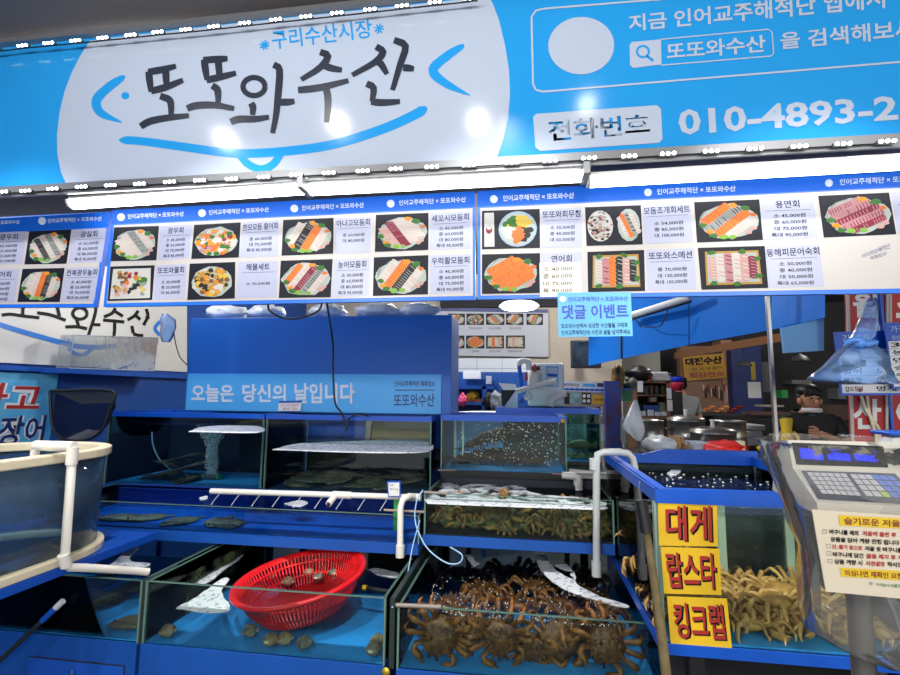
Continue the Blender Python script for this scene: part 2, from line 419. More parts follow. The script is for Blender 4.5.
def food(A, q, kind, bands='wow', seed=0, parent=None):
    rnd = random.Random(seed); Q = A.quad(q, .002); lv = [0.0003]
    def blob(cx, cy, rx, ry, rot, c, n=9, irr=0):
        lv[0] += .000012; pts = []
        for i in range(n):
            t = -2*PI*i/n; k = 1+irr*(rnd.random()-.5)
            x, y = rx*k*math.cos(t), ry*k*math.sin(t)
            pts.append(Q(min(.99, max(.01, cx+x*math.cos(rot)-y*math.sin(rot))), min(.99, max(.01, cy+x*math.sin(rot)+y*math.cos(rot))), lv[0]))
        A.mb.face(pts, A.mi(FC[c]))
    A.mb.face([Q(0, 0), Q(0, 1), Q(1, 1), Q(1, 0)], A.mi(PHBG))
    names = dict(w='white', o='salmon', r='red', g='grey', p='pink', d='dark', s='rose', y='yellow')
    def slices(cx, cy, L, W, rot, bands, n=9):
        k = len(bands)
        for i, b in enumerate(bands):
            off = (i-(k-1)/2)*W/k
            ln = L*math.sqrt(max(.2, 1-(2*off/(W*1.25))**2))
            for j in range(n):
                s = (j-(n-1)/2)*ln/n
                x = cx+off*math.cos(rot)-s*math.sin(rot); y = cy+off*math.sin(rot)+s*math.cos(rot)
                blob(x, y, W/k*.6, ln/n*.75, rot+.35, names[b], 8)
                c2 = {'w': 'pink', 'o': 'orange', 'r': 'rose', 'g': 'dark', 'p': 'white', 'd': 'grey', 's': 'red', 'y': 'white'}[b]
                if rnd.random() < .75: blob(x+.01, y+.01, W/k*.5, ln/n*.16, rot+.35, c2, 6)
    if kind == 'box':
        blob2 = [Q(.1, .1, .0003), Q(.08, .9, .0003), Q(.92, .9, .0003), Q(.9, .1, .0003)]
        A.mb.face(blob2, A.mi(FC['gold'])); lv[0] = .0005
        A.mb.face([Q(.13, .15, .0005), Q(.11, .85, .0005), Q(.89, .85, .0005), Q(.87, .15, .0005)], A.mi(FC['plate']))
        slices(.5, .5, .68, .72, 0, bands, 7)
        for x, y in ((.2, .13), (.65, .12), (.2, .86), (.55, .88), (.87, .3), (.87, .7)): blob(x, y, .06, .06, 0, 'green', 9, .6)
    elif kind == 'tray':
        lv[0] = .0003; A.mb.face([Q(.07, .08, .0003), Q(.05, .95, .0003), Q(.95, .95, .0003), Q(.92, .08, .0003)], A.mi(FC['tray'])); lv[0] = .0006
        for i in range(60):
            x, y = .15+.7*rnd.random(), .18+.68*rnd.random()
            c = rnd.choice(['gold', 'brown', 'pink'] if x < .4 else (['white', 'salmon', 'red'] if y < .5 else ['dark', 'green', 'white'])) if x < .65 else rnd.choice(['white', 'lime', 'green', 'yellow'] if y < .5 else ['white', 'yellow', 'grey'])
            blob(x, y, .07, .05, rnd.random()*3, c, 7, .5)
    elif kind == 'bowl':
        if bands == 'stick':
            A.mb.face([Q(.04, .06, .0004), Q(.04, .94, .0004), Q(.22, .94, .0004), Q(.21, .06, .0004)], A.mi(FC['tray']))
            lv[0] = .0005; blob(.125, .5, .06, .11, 0, 'red', 10); blob(.125, .45, .045, .05, 0, 'white', 9)
        cx = .62 if bands == 'stick' else .5
        lv[0] = .0005; blob(cx, .5, .33, .46, 0, 'paleblue', 20); blob(cx, .5, .29, .41, 0, 'plate', 20)
        for i in range(46):
            a, r = rnd.random()*6.28, .8*math.sqrt(rnd.random())
            x, y = cx+.28*r*math.cos(a), .5+.4*r*math.sin(a)
            c = 'green' if y < .4 and x < cx else ('yellow' if y < .45 else ('dark' if x > cx+.08 else ('salmon' if abs(x-cx) < .07 else 'white')))
            blob(x, y, .07, .07, rnd.random()*3, c, 7, .5)
    elif kind == 'shell':
        blob(.26, .5, .23, .4, 0, 'tray', 18)
        for i in range(90):
            a, r = rnd.random()*6.28, math.sqrt(rnd.random())
            blob(.26+.21*r*math.cos(a), .5+.36*r*math.sin(a), .028, .035, a, rnd.choice(['brown', 'dark', 'white', 'grey', 'rose'] if r > .3 else ['white', 'gold', 'grey']), 6, .4)
        blob(.77, .5, .2, .42, 0, 'plate', 14); slices(.77, .5, .62, .3, -.3, 'wogw', 6)
    elif kind == 'mixed':
        blob(.5, .52, .44, .42, 0, 'plate', 18, .1)
        for i in range(95):
            a, r = rnd.random()*6.28, .9*math.sqrt(rnd.random())
            c = rnd.choice(bands.split(','))
            blob(.5+.42*r*math.cos(a), .52+.4*r*math.sin(a), .06, .065, rnd.random()*3, c, 7, .5)
    else:
        blob(.5, .52, .45, .43, 0, 'plate', 22, .16); blob(.48, .5, .41, .39, 0, 'grey', 20, .12); blob(.5, .5, .40, .38, 0, 'plate', 20, .12)
        slices(.5, .5, .74, .68, kind, bands, 13)
        for x, y, c, r in ((.2, .75, 'orange', .055), (.12, .6, 'green', .06), (.78, .22, 'green', .07), (.6, .14, 'orange', .06), (.88, .35, 'salmon', .045), (.4, .88, 'lime', .06), (.55, .89, 'lime', .05), (.25, .83, 'green', .06), (.86, .72, 'pink', .05), (.8, .8, 'pink', .05)):
            blob(x+.04*(rnd.random()-.5), y+.04*(rnd.random()-.5), r*1.1, r, 0, c, 9, .45)
    A.build('food_photo', parent)
def card(A, q, title, rows, parent, wide=.8):
    Q = A.quad(q, .0015)
    A.mb.face([Q(0, 0), Q(0, 1), Q(1, 1), Q(1, 0)], A.mi(MCARD))
    sub = lambda u0, v0, u1, v1: [(q[0][0]*(1-u)*(1-v)+q[1][0]*u*(1-v)+q[2][0]*u*v+q[3][0]*(1-u)*v, q[0][1]*(1-u)*(1-v)+q[1][1]*u*(1-v)+q[2][1]*u*v+q[3][1]*(1-u)*v) for u, v in ((u0, v0), (u1, v0), (u1, v1), (u0, v1))]
    A.text(title, sub(.5-wide/2, .06, .5+wide/2, .245), MINK, .012)
    A.poly(sub(.08, .295, .93, .303), MINK, .0018)
    n = len(rows); h = .62/max(n, 4) if n > 1 else .13
    v = .36 if n > 3 else (.42 if n > 1 else .55)
    for r in rows:
        ww = .36 if r.startswith('특대') else .30
        A.text(r, sub(.52-ww, v+.02, .52+.30, v+h*.8), MBLK, .012); v += h
    A.build('price_card', parent)
def quadmid(q): return V(sum(p[0] for p in q)/4, sum(p[1] for p in q)/4, 0)
def menu_board(px, head_h, items, dots, label, hdr):
    A = Art((0, BY, 2), (0, -1, 0)); c = [A.hit(*p) for p in px]
    t = empty('menu_board', ((c[0].x+c[2].x)/2, BY+.01, min(p.z for p in c)), label, 'menu board', 'menu boards under the sign')
    MB().prism([p for p in c[::-1]], V(0, .02, 0)).build('board_panel', pm('board_edge_blue', '#1560d0', .35), t)
    (TL, TR, BR, BL) = px
    L = lambda a, b, k: (a[0]+(b[0]-a[0])*k, a[1]+(b[1]-a[1])*k)
    hh = lambda u: L(L(TL, BL, head_h), L(TR, BR, head_h), u)
    A.poly([TL, TR, hh(1), hh(0)], MHEAD, .0008)
    for (x, y) in dots: A.disc(x, y, 3.9, 3.9, SGW, .0012, 16)
    for tx, q in hdr: A.text(tx, q, SGW, .02, .0015)
    A.build('header_strip', t)
    m0, m1 = L(hh(0), BL, .015), L(hh(1), BR, .015)
    ins = lambda p, dx: (p[0]+dx, p[1])
    A.poly([ins(m0, 3), ins(m1, -2.5), ins(L(TR, BR, .965), -2.5), ins(L(TL, BL, .965), 3)], MBODY, .0008).build('white_ground', t)
    for k, it in enumerate(items):
        if it[0] == 'photo': food(A, it[1], it[2], it[3], 11+k, t)
        else: card(A, it[1], it[2], it[3], t, it[4] if len(it) > 4 else .8)
    return t, A
W = lambda *r: list(r)
HT = '인어교주해적단 × 또또와수산'
def hq(x0, y0, x1, y1, h): return [(x0, y0-h/2), (x1, y1-h/2), (x1, y1+h/2), (x0, y0+h/2)]
pr = lambda *a: [n+' '+p+'원' for n, p in zip(('소', '중', '대', '특대'), a)]
menu_board([(-62, 222), (110.5, 212), (95, 307), (-85, 308)], .155, [
    ('photo', [(29.7, 231.5), (71.8, 229.5), (66.8, 263.8), (24.7, 264.5)], -.5, 'wdwgw'),
    ('photo', [(23, 269), (65, 268), (60, 302), (17.6, 302)], .15, 'wwodw'),
    ('card', [(73, 230), (107, 228), (102, 262), (69, 263.3)], '광실회', pr('50,000', '60,000', '80,000', '95,000'), .5),
    ('card', [(66, 268), (100, 267), (94.5, 301), (61, 301.5)], '전복광우놀회', pr('45,000', '55,000', '70,000', '85,000'), .9),
    ('card', [(-13, 233), (26.5, 231.3), (22.6, 264), (-18, 264.8)], '연광우회', pr('45,000', '55,000', '70,000', '85,000'), .62),
    ('card', [(-20, 270), (20, 269), (14.5, 302.5), (-26, 303)], '활광어회', pr('40,000', '50,000', '65,000', '80,000'), .62)],
    [(42, 221)], 'leftmost menu board of the row, cut by the left edge of the picture', [(HT, hq(48, 221, 102, 218.5, 4.6)), ('또또와수산', hq(1, 222.5, 20, 221.8, 4))])
menu_board([(112.5, 210.2), (474.8, 191.3), (475.5, 299.6), (103.5, 306.8)], .145, [
    ('photo', [(114.6, 227.5), (159.2, 226), (156.7, 260.3), (110.8, 261.3)], -.55, 'wwgw'),
    ('photo', [(110.8, 266.6), (155, 265.3), (152.4, 299.8), (107.8, 301)], 'tray', ''),
    ('card', [(160.7, 226), (192, 224.7), (189.4, 258), (158.2, 260.3)], '광우회', pr('45,000', '55,000', '70,000', '85,000'), .5),
    ('card', [(156, 265.8), (187, 264.3), (185, 299), (154, 300)], '또또와물회', pr('20,000', '35,000', '45,000'), .85),
    ('photo', [(194.5, 225), (241, 222.5), (239, 257.5), (191.5, 259)], 'mixed', 'white,salmon,red,green,gold,white,rose,orange'),
    ('photo', [(190, 263.8), (235.5, 262), (235, 298.5), (187.5, 300)], 'mixed', 'gold,brown,orange,gold,dark,yellow,white'),
    ('card', [(242.6, 222.5), (279, 220), (278.4, 256.2), (240, 257.7)], '한모모듬 활어회', ['중 60,000원', '대 75,000원', '특대 85,000원'], .95),
    ('card', [(239, 262), (278, 260.8), (276.6, 297.3), (236.3, 298.5)], '해물세트', ['소 70,000원'], .6),
    ('photo', [(283.4, 220), (333.8, 218), (333.3, 253.7), (281.7, 255.7)], .4, 'wdow'),
    ('photo', [(281, 260.8), (332.8, 259.2), (330.8, 297.3), (279, 298)], .5, 'owrgw'),
    ('card', [(335.3, 218.4), (371.6, 216.4), (370.6, 252.7), (334.6, 254)], '아나고모둠회', ['중 60,000원', '대 80,000원'], .92),
    ('card', [(334.6, 259.5), (370.6, 258.2), (369, 296), (332, 297.3)], '농어모둠회', pr('50,000', '65,000', '80,000', '95,000'), .78),
    ('photo', [(376, 215), (428.5, 213), (428.5, 250), (375, 252)], -.5, 'prww'),
    ('photo', [(374, 257.5), (428.5, 255.2), (428, 294.3), (373, 296)], .5, 'wodw'),
    ('card', [(430, 213.5), (470.5, 211), (470.5, 248.5), (430, 250)], '세꼬시모둠회', pr('45,000', '60,000', '80,000', '95,000'), .92),
    ('card', [(430, 255.5), (471, 254), (471, 292.5), (430, 294.3)], '우럭활모둠회', pr('45,000', '60,000', '75,000', '90,000'), .92)],
    [(121, 217), (202, 213), (294.3, 208.4), (390.7, 203.6)], 'wide menu board in the middle of the row, left of the event notice',
    [(HT, hq(128, 216.6, 184, 213.8, 5)), (HT, hq(209, 212.6, 269, 209.4, 5.2)), (HT, hq(302, 208, 364, 205, 5.4)), (HT, hq(399, 203, 466, 199.4, 5.6))])
tb, A = menu_board([(477.3, 191.2), (985, 163.8), (990, 291.5), (477.6, 299.4)], .145, [
    ('photo', [(482, 211), (539.7, 209), (540, 248), (482, 249.4)], 'bowl', 'stick'),
    ('photo', [(482, 254.5), (540, 253.2), (540, 293), (482, 294)], .9, 'ooooo'),
    ('card', [(541, 209), (582, 207.4), (582, 247), (541, 248)], '또또와회무침', ['소 30,000원', '중 40,000원', '대 50,000원'], .92),
    ('card', [(541, 253.5), (582, 252), (582, 292), (541, 293)], '연어회', pr('40,000', '55,000', '70,000', '90,000'), .5),
    ('photo', [(585, 207.4), (640.7, 205.3), (642.7, 244.4), (586.5, 246)], 'shell', ''),
    ('photo', [(587.3, 252), (644, 250), (645, 291), (588, 292)], 'box', 'wsodpd'),
    ('card', [(642, 205.5), (690.6, 202.8), (693, 242), (644.5, 244)], '모둠조개회세트', ['소 54,000원', '중 85,000원', '대 100,000원'], .95),
    ('card', [(646, 250), (694, 248.3), (696.5, 289), (647.5, 291)], '또또와스메션', ['중 70,000원', '대 130,000원', '특대 150,000원'], .9),
    ('photo', [(694, 202.3), (759, 199.5), (762.7, 240), (697, 242.6)], .75, 'ogow'),
    ('photo', [(697.7, 248), (764.4, 246), (768, 288), (701.4, 289.7)], 'box', 'pwswpr'),
    ('card', [(760, 199), (813, 197), (818, 238), (763, 240)], '용연회', pr('45,000', '60,000', '75,000', '90,000'), .45),
    ('card', [(765, 247), (819, 244.4), (824, 286.7), (768.7, 288)], '동해피문어숙회', pr('30,000', '40,000', '50,000', '65,000'), .97),
    ('photo', [(818, 196), (888.6, 192.7), (896, 234.3), (823.6, 237.6)], 1.0, 'ssrsr'),
    ('card', [(890.5, 192.5), (948, 190), (955, 231), (898, 234)], '방어회', pr('45,000', '60,000', '75,000', '90,000'), .5)],
    [(493.8, 199), (648, 192.3), (829, 183)], 'menu board on the right of the row, behind the light blue event notice',
    [(HT, hq(503, 198.4, 574, 195.4, 6)), (HT, hq(657, 191.8, 735.5, 188.4, 6.2)), (HT, hq(839.5, 182.2, 925, 178, 6.4))])
A.text('아이러브해적단', [(861, 254.5), (889, 243), (890, 248.5), (863, 258.5)], NAVY, 0, .0015)
A.text('제철밥상!', [(869, 257.5), (886, 251), (887, 255), (871, 260)], NAVY, 0, .0015)
A.build('slanted_caption', tb)
# hand written note on the salmon card and the event notice
A = Art((0, BY-.004, 2), (0, -1, 0))
t = empty('price_note', A.hit(560, 297), 'hand-written paper price note taped over the salmon card of the menu board', 'note')
A.poly([(539.5, 263), (581, 262), (582, 296), (540, 297)], pm('paper_ivory', '#d8d4c6', .7), 0)
for k, r in enumerate(('소 40,000', '중 60,000', '대 75,000', '특 90,000')): A.text(r, [(543, 267+k*7.2), (572, 266.2+k*7.2), (572, 270.8+k*7.2), (543, 271.8+k*7.2)], MBLK, 0, .001)
o = A.build('paper', t)
A = Art((0, BY-.012, 2), (0, -1, 0))
q = [(557.5, 292.5), (630.8, 292), (632.8, 336), (558.5, 337)]
c = [A.hit(*p) for p in q]
ev = empty('event_notice', (c[0]+c[2])/2, 'light blue event notice with dark blue lettering hanging under the menu board', 'notice')
MB().prism(c[::-1], V(0, .004, 0)).build('notice_panel', pm('notice_blue', '#5aa4d0', .5), ev)
A.disc(562.8, 299, 3, 2.8, SGW, .001, 14)
A.text(HT, [(568, 297), (628, 296), (628, 301), (568, 302)], pm('print_deep_blue', '#1d3fa8', .4), .02, .001)
A.text('댓글 이벤트', [(562, 305), (628, 304), (628.5, 318), (562.5, 319.5)], pm('print_deep_blue', '#1d3fa8'), .025, .001)
A.text('또또와수산에서 싱싱한 수산물을 구매후', [(561, 323.5), (627.5, 322.5), (628, 327.3), (561.5, 328.5)], MINK, .01, .001)
A.text('인어교주해적단에 사진과 글을 남겨주세요', [(561, 330.3), (630, 329.2), (630.5, 334), (561.5, 335.3)], MINK, .01, .001)
A.build('notice_lettering', ev)

# ---------------------------------------------------------------- tanks
TFLOOR = pm('tank_floor_blue', '#2f9ce8', .45, noise_amt=.1, noise_scale=5)
TBACK = pm('tank_back_blue', '#123f96', .5)
DARKPANEL = pm('dark_back_panel', '#16202c', .6)
ALGAE = pm('algae_green', '#3c4a30', .7, col2='#6b7348', noise_scale=9)
FOAM = pm('white_foam', '#e4e9ec', .7, bump=.6, noise_scale=60)
def ragged(m, scale, lo, hi):
    nt = m.node_tree; b = nt.nodes['Principled BSDF']; tc = nt.nodes.new('ShaderNodeTexCoord'); n = nt.nodes.new('ShaderNodeTexNoise')
    n.inputs['Scale'].default_value = scale; n.inputs['Detail'].default_value = 6; r = nt.nodes.new('ShaderNodeMapRange')
    r.inputs[1].default_value = lo; r.inputs[2].default_value = hi
    nt.links.new(tc.outputs['Object'], n.inputs['Vector']); nt.links.new(n.outputs['Fac'], r.inputs[0]); nt.links.new(r.outputs[0], b.inputs['Alpha'])
ragged(FOAM, 34, .33, .44)
FOAM2 = pm('thin_foam', '#dfe5e6', .7, bump=.6, noise_scale=60)
ragged(FOAM2, 13, .46, .56)
def body_mat(wm):
    n = wm.name+'_body'
    if n not in MATS:
        m = bpy.data.materials.new(n); m.use_nodes = True; MATS[n] = m; nt = m.node_tree
        nt.nodes.remove(nt.nodes['Principled BSDF']); t = nt.nodes.new('ShaderNodeBsdfTransparent')
        t.inputs[0].default_value = [x for x in wm.node_tree.nodes if x.type == 'BSDF_TRANSPARENT'][0].inputs[0].default_value
        nt.links.new(t.outputs[0], nt.nodes['Material Output'].inputs[0])
    return MATS[n]
def tank(name, label, b, water, wm, rim=0, base=None, floor=TFLOOR, back=None, group=None, rimat=BLUEF, basemat=BLUE, sides=None, th=.008, left=None):
    x0, x1, y0, y1, z0, z1 = b
    t = empty(name, ((x0+x1)/2, (y0+y1)/2, base if base is not None else z0), label, 'tank', group)
    MB().box(x0, x1, y0, y0+th, z0, z1).build('glass_pane', GLASS, t)
    MB().box(x0, x1, y1-th, y1, z0, z1).build('back_pane', back or GLASS, t)
    MB().box(x0, x0+th, y0+th, y1-th, z0, z1).build('glass_pane', left or GLASS, t)
    MB().box(x1-th, x1, y0+th, y1-th, z0, z1).build('glass_pane', GLASS, t)
    MB().box(x0+th, x1-th, y0+th, y1-th, z0, z0+.006).build('tank_floor', floor, t)
    for x in (x0, x1):
        MB().box(x-.004, x+.004, y0-.002, y0+th+.004, z0, z1).build('corner_seam', EDGE, t)
    if not rim:
        MB().box(x0, x1, y0-.001, y0+th+.001, z1-.003, z1).build('glass_edge', EDGE, t)
        MB().box(x0-.001, x0+th+.001, y0+th, y1, z1-.003, z1).build('glass_edge', EDGE, t)
        MB().box(x1-th-.001, x1+.001, y0+th, y1, z1-.003, z1).build('glass_edge', EDGE, t)
    else:
        w = .035
        MB().box(x0-.006, x1+.006, y0-.006, y0+w, z1-rim, z1).box(x0-.006, x1+.006, y1-w, y1+.006, z1-rim, z1).box(x0-.006, x0+w, y0+w, y1-w, z1-rim, z1).box(x1-w, x1+.006, y0+w, y1-w, z1-rim, z1).build('rim', rimat, t)
    if base is not None:
        MB().box(x0-.004, x1+.004, y0-.008, y1, base, z0).build('base', basemat, t)
    if water:
        M = MB().box(x0+th+.001, x1-th-.001, y0+th+.001, y1-th-.001, z0+.007, water)
        M.f = M.f[1:]; M.m = [0]+[1]*4; M.sm = M.sm[1:]
        M.build('water', [wm, body_mat(wm)], t)
    return t
WA = clear('water_clear', (.88, .955, .98), .03, 1.33, .35, 14)
WG = clear('water_green', (.82, .93, .90), .03, 1.33, .4, 14)
WB = clear('water_blue', (.66, .85, .97), .03, 1.33, .35, 16)
WD = clear('water_dark', (.72, .85, .90), .03, 1.33, .35, 14)
tA = tank('display_tank', 'low open glass tank at the left end of the bottom row, beneath the round tank', (-3.1, -1.603, 2.0, 3.0, .51, .757), .655, WA, base=.0, group='bottom row tanks')
tB = tank('display_tank', 'low open glass tank of the bottom row with the red basket in it', (-1.578, -.545, 2.0, 3.0, .51, .757), .638, WA, base=.0, group='bottom row tanks', left=GLASS)
tC = tank('display_tank', 'low open glass tank of the bottom row crowded with big brown crabs', (-.49, .482, 2.0, 3.0, .505, .735), .70, WA, base=.0, group='bottom row tanks', left=GLASS)
MB().box(-1.568, -1.565, 2.25, 2.9, .53, .70).build('algae_film', ALGAE, tB)
ragged(ALGAE, 7, .42, .62)
MB().box(-.525, -.505, 2.0, 3.0, .5, .757).build('joint_strip', SEAM, tB)
MB().box(-1.601, -1.582, 2.0, 2.2, .5, .757).build('joint_strip', SEAM, tA)
# cabinet hatch and dots on the lower fronts
p0, p1 = aty(29, 657, 1.99), aty(124, 665.5, 1.99)
MB().box(p0.x, p1.x, 1.989, 1.993, .06, p0.z).build('hatch', pm('blue_hatch', '#1453b8', .4), tA)
MB().box(p0.x, p1.x, 1.988, 1.993, p0.z, p0.z+.004).box(p1.x, p1.x+.004, 1.988, 1.993, .06, p0.z).build('hatch_gap', DARK, tA)
p = aty(73, 671, 1.99); MB().ell((p.x, 1.985, p.z-.01), (.014, .012, .02)).build('hatch_knob', DKBLUE, tA)
p = aty(386, 671.5, 1.99); M = MB(); M.lathe([(0, 0), (.016, 0), (.016, .004), (0, .005)], (p.x, 1.989, p.z), 16, M=Matrix.Rotation(PI/2, 3, 'X')); M.build('lock', pm('brass', '#c8a830', .4, .5), tB)

RACKM = pm('rack_blue', '#0c3a90', .5)
rk = empty('tank_rack', (-1.2, 3.05, 0), 'dark blue rack carrying the middle and upper tanks on the left', 'rack')
MB().box(-2.78, -.515, 2.475, 3.02, .775, .818).build('shelf', BLUE, rk)
MB().box(-2.78, -.515, 3.04, 3.66, .885, .932).build('shelf', RACKM, rk)
MB().box(-2.78, -.515, 3.005, 3.04, .80, .932).build('front_board', RACKM, rk)
for x in (-2.75, -1.6, -.56): MB().box(x-.02, x+.02, 3.06, 3.1, 0, .885).build('leg', RACKM, rk); MB().box(x-.02, x+.02, 3.58, 3.62, 0, .885).build('leg', RACKM, rk)
rk2 = empty('tank_rack', (0, 3.05, 0), 'black rack carrying the lobster tank and the crab trough in the middle', 'rack')
MB().box(-.5, .408, 2.492, 3.02, .82, .864).build('shelf', BLUE, rk2)
MB().box(-.5, .53, 3.035, 4.4, 1.04, 1.078).build('shelf', BLACK, rk2)
for x in (-.47, .33): MB().box(x-.02, x+.02, 3.05, 3.09, 0, 1.04).build('leg', BLACK, rk2); MB().box(x-.02, x+.02, 4.3, 4.34, 0, 1.04).build('leg', BLACK, rk2)

tT = tank('shallow_trough', 'shallow blue water trough under the perforated white pipe', (-2.62, -.52, 2.5, 3.0, .822, .955), .928, WB, base=.818, back=TBACK, floor=pm('trough_floor', '#1a64c8', .4))
tS = tank('display_tank', 'glass tank in the middle full of small greenish crabs, below the lobster tank', (-.49, .405, 2.5, 3.0, .868, 1.065), 1.025, WG, base=.864, group='middle row tanks', floor=DARKPANEL, back=DARKPANEL)
xd = aty(262, 487, 3.0).x
tU = tank('display_tank', 'long upper glass tank below the blue box, left half with rising air bubbles', (-2.735, xd-.012, 3.0, 3.6, .945, 1.415), 1.335, WD, .03, .932, group='upper row tanks', left=GLASS, back=DARKPANEL)
tV = tank('display_tank', 'upper glass tank right of the bubbling one, flatfish piled on its bottom', (xd+.012, -.56, 3.0, 3.6, .945, 1.415), 1.235, WD, .03, .932, group='upper row tanks', floor=pm('silt_floor', '#2f3a38', .7, col2='#1f6fb8', noise_scale=6))
tL = tank('display_tank', 'blue-rimmed lobster tank with a bright blue floor in the centre', (-.5, .237, 3.04, 3.55, 1.10, 1.428), 1.40, clear('water_pale2', (.93, .97, .96), .03, 1.33, .3, 14), .035, 1.078, group='upper row tanks', basemat=BLACK)
tR = tank('display_tank', 'blue-rimmed tank of greenish water standing behind the lobster tank', (-.2, .515, 3.62, 4.4, 1.10, 1.46), 1.43, clear('water_teal', (.55, .85, .80), .03, 1.33, .3, 14), .035, 1.078, group='upper row tanks', basemat=BLACK)
p0, p1 = aty(455, 425, 3.5), aty(503, 456, 3.5)
MB().box(-.49, aty(503, 440, 3.5).x, 3.5, 3.52, 1.12, 1.40).build('blue_board', pm('bright_blue', '#58b4f4', .4), tL)
MB().box(aty(503, 440, 3.5).x, .22, 3.525, 3.54, 1.12, 1.40).build('dark_board', pm('dark_green', '#22352e', .6), tL)
for x in (455, 463): p = aty(x, 440, 3.3); MB().box(p.x-.006, p.x+.006, 3.3, 3.312, 1.11, 1.40).build('glass_strip', pm('pale_glass', '#b9cfb8', .3), tL)

XR0, XR1, YR0, YR1 = .415, 1.14, 1.72, 2.75
tK = tank('crab_tank', 'large blue-rimmed crab tank on the right with yellow signs on its front glass', (XR0, XR1, YR0, YR1, .797, 1.257), 1.175, clear('water_pale', (.94, .965, .94), .03, 1.33, .4, 14), .042, .765, basemat=BLUEF)
MB().box(XR0+.01, XR1-.01, YR1, YR1+.025, .797, 1.248).build('back_board', pm('dark_board', '#1c2a3c', .5), tK)
MB().prism([(XR0+.18, YR1-.03, 1.257), (XR1, YR1-.03, 1.257), (XR1, YR1-.03, 1.284), (XR0+.28, YR1-.03, 1.284), (XR0+.23, YR1-.03, 1.268)], (0, .03, 0)).build('raised_board', BLUEF, tK)
a, b = aty(722, 575, 2.2), aty(790, 575, 2.2)
MB().box(a.x, b.x, 2.2, 2.207, .805, 1.13).build('partition_pane', GLASS, tK)
for q in (a, b): MB().box(q.x-.010, q.x+.019, 2.19, 2.212, .805, 1.14).build('partition_edge', pm('pale_glass', '#b9cfb8'), tK)
MB().box(a.x-.08, b.x+.05, 2.212, 2.232, 1.09, 1.115).box(a.x-.08, b.x+.05, 2.212, 2.225, .805, .817).build('partition_rail', pm('rail_blue', '#1f6fc0', .4), tK)
MB().box(a.x, b.x+.2, 2.3, 2.32, .805, 1.08).build('dark_divider', pm('dark_water', '#1d2c30', .3, col2='#4b5a50', noise_scale=7), tK)
for x in (XR0, XR1): MB().box(x-.010, x+.010, YR0, YR0+.025, .797, 1.215).build('corner_post', pm('corner_post', '#93a79b', .3), tK)
for x in (XR0+.10, XR1-.05):
    for y in (YR0+.03, YR1-.08): MB().box(x-.02, x+.025, y-.02, y+.03, 0, .765).build('leg', BLACK, tK)
MB().box(XR0+.05, XR1-.05, YR0+.2, YR0+.22, .02, .765).build('under_shade', DARK, tK)  # dark sheet standing in for the shade below the crab tank

# yellow signs on the crab tank
YEL = pm('print_yellow', '#dcb21c', .5, noise_amt=.15, noise_scale=9); PRED = pm('print_red', '#a52a24', .45); 
for q, tq, txt, lb in (([(658, 499), (717, 501), (718, 546.5), (659, 545.5)], [(665, 505), (711, 506), (712, 541), (666, 540)], '대게', 'uppermost yellow sign with two red letters on the crab tank'),
                  ([(660.5, 547), (719.5, 549), (721.5, 595), (664, 593.5)], [(665, 552), (715, 553), (717, 589), (669, 588)], '랍스타', 'middle yellow sign with three red letters on the crab tank'),
                  ([(667, 596.5), (727, 599), (732, 648), (671, 646.5)], [(672, 602), (722, 604), (726, 640), (676, 638)], '킹크랩', 'lowest yellow sign with red letters just above the blue base of the crab tank')):
    A = Art((0, YR0-.004, 1), (0, -1, 0)); c = [A.hit(*p) for p in q]
    t = empty('yellow_sign', (c[2]+c[3])/2, lb, 'sign', 'yellow signs on the crab tank')
    MB().prism(c[::-1], V(0, .003, 0)).build('sign_panel', YEL, t)
    A.text(txt, [(x+1.6, y+1.4) for x, y in tq], MBLK, .034, .0008); A.text(txt, tq, PRED, .018, .0016); A.build('lettering', t)

# round tank on the left
rt = empty('round_tank', (-2.12, 1.7, .87), 'big clear round-ended tank with cream rim at the left edge', 'tank')
def stadium(hw, y0, yc, n=20, cx=-2.12): return [(cx+hw, y0)]+[(cx+hw*math.cos(PI*i/n), yc+hw*math.sin(PI*i/n)) for i in range(n+1)]+[(cx-hw, y0)]
def loop_wall(M, hw, z0, z1, hw0=None, cap=False, mi=0):
    a = stadium(hw0 or hw, .75, 1.865); b = stadium(hw, .75, 1.865)
    vs = [(x, y, z0) for x, y in a]+[(x, y, z1) for x, y in b]; n = len(a)
    M.add(vs, [(i, (i+1) % n, n+(i+1) % n, n+i) for i in range(n)], mi, True); return M
def rim_ring(M, hw, w, z0, z1):
    a = stadium(hw, .75, 1.865); b = stadium(hw-w, .75+w, 1.865); n = len(a)
    vs = [(x, y, z) for z in (z0, z1) for x, y in a]+[(x, y, z) for z in (z0, z1) for x, y in b]
    f = []
    for i in range(n):
        j = (i+1) % n
        f += [(i, j, n+j, n+i), (2*n+i, 3*n+i, 3*n+j, 2*n+j), (n+i, n+j, 3*n+j, 3*n+i), (i, 2*n+i, 2*n+j, j)]
    M.add(vs, f); return M
TANKCL = clear('cloudy_acrylic', (.74, .84, .90), .05, 1.4, milk=.12, milkcol='#86aed8')
loop_wall(MB(), .31, .89, 1.27, .30).build('tank_wall', TANKCL, rt, solid=.006)
rim_ring(MB(), .33, .05, 1.268, 1.305).build('rim', CREAM, rt, bevel=.006)
rim_ring(MB(), .33, .05, .868, .90).build('bottom_ring', CREAM, rt, bevel=.005)
v = stadium(.308, .76, 1.865); vv = stadium(.295, .76, 1.865)
M = MB(); n = len(v)
M.add([(x, y, .905) for x, y in vv]+[(x, y, 1.20) for x, y in v], [tuple(range(n-1, -1, -1)), tuple(range(n, 2*n))]+[(i, (i+1) % n, n+(i+1) % n, n+i) for i in range(n)])
M.f = M.f[1:]; M.m = [0]+[1]*n; M.sm = M.sm[1:]
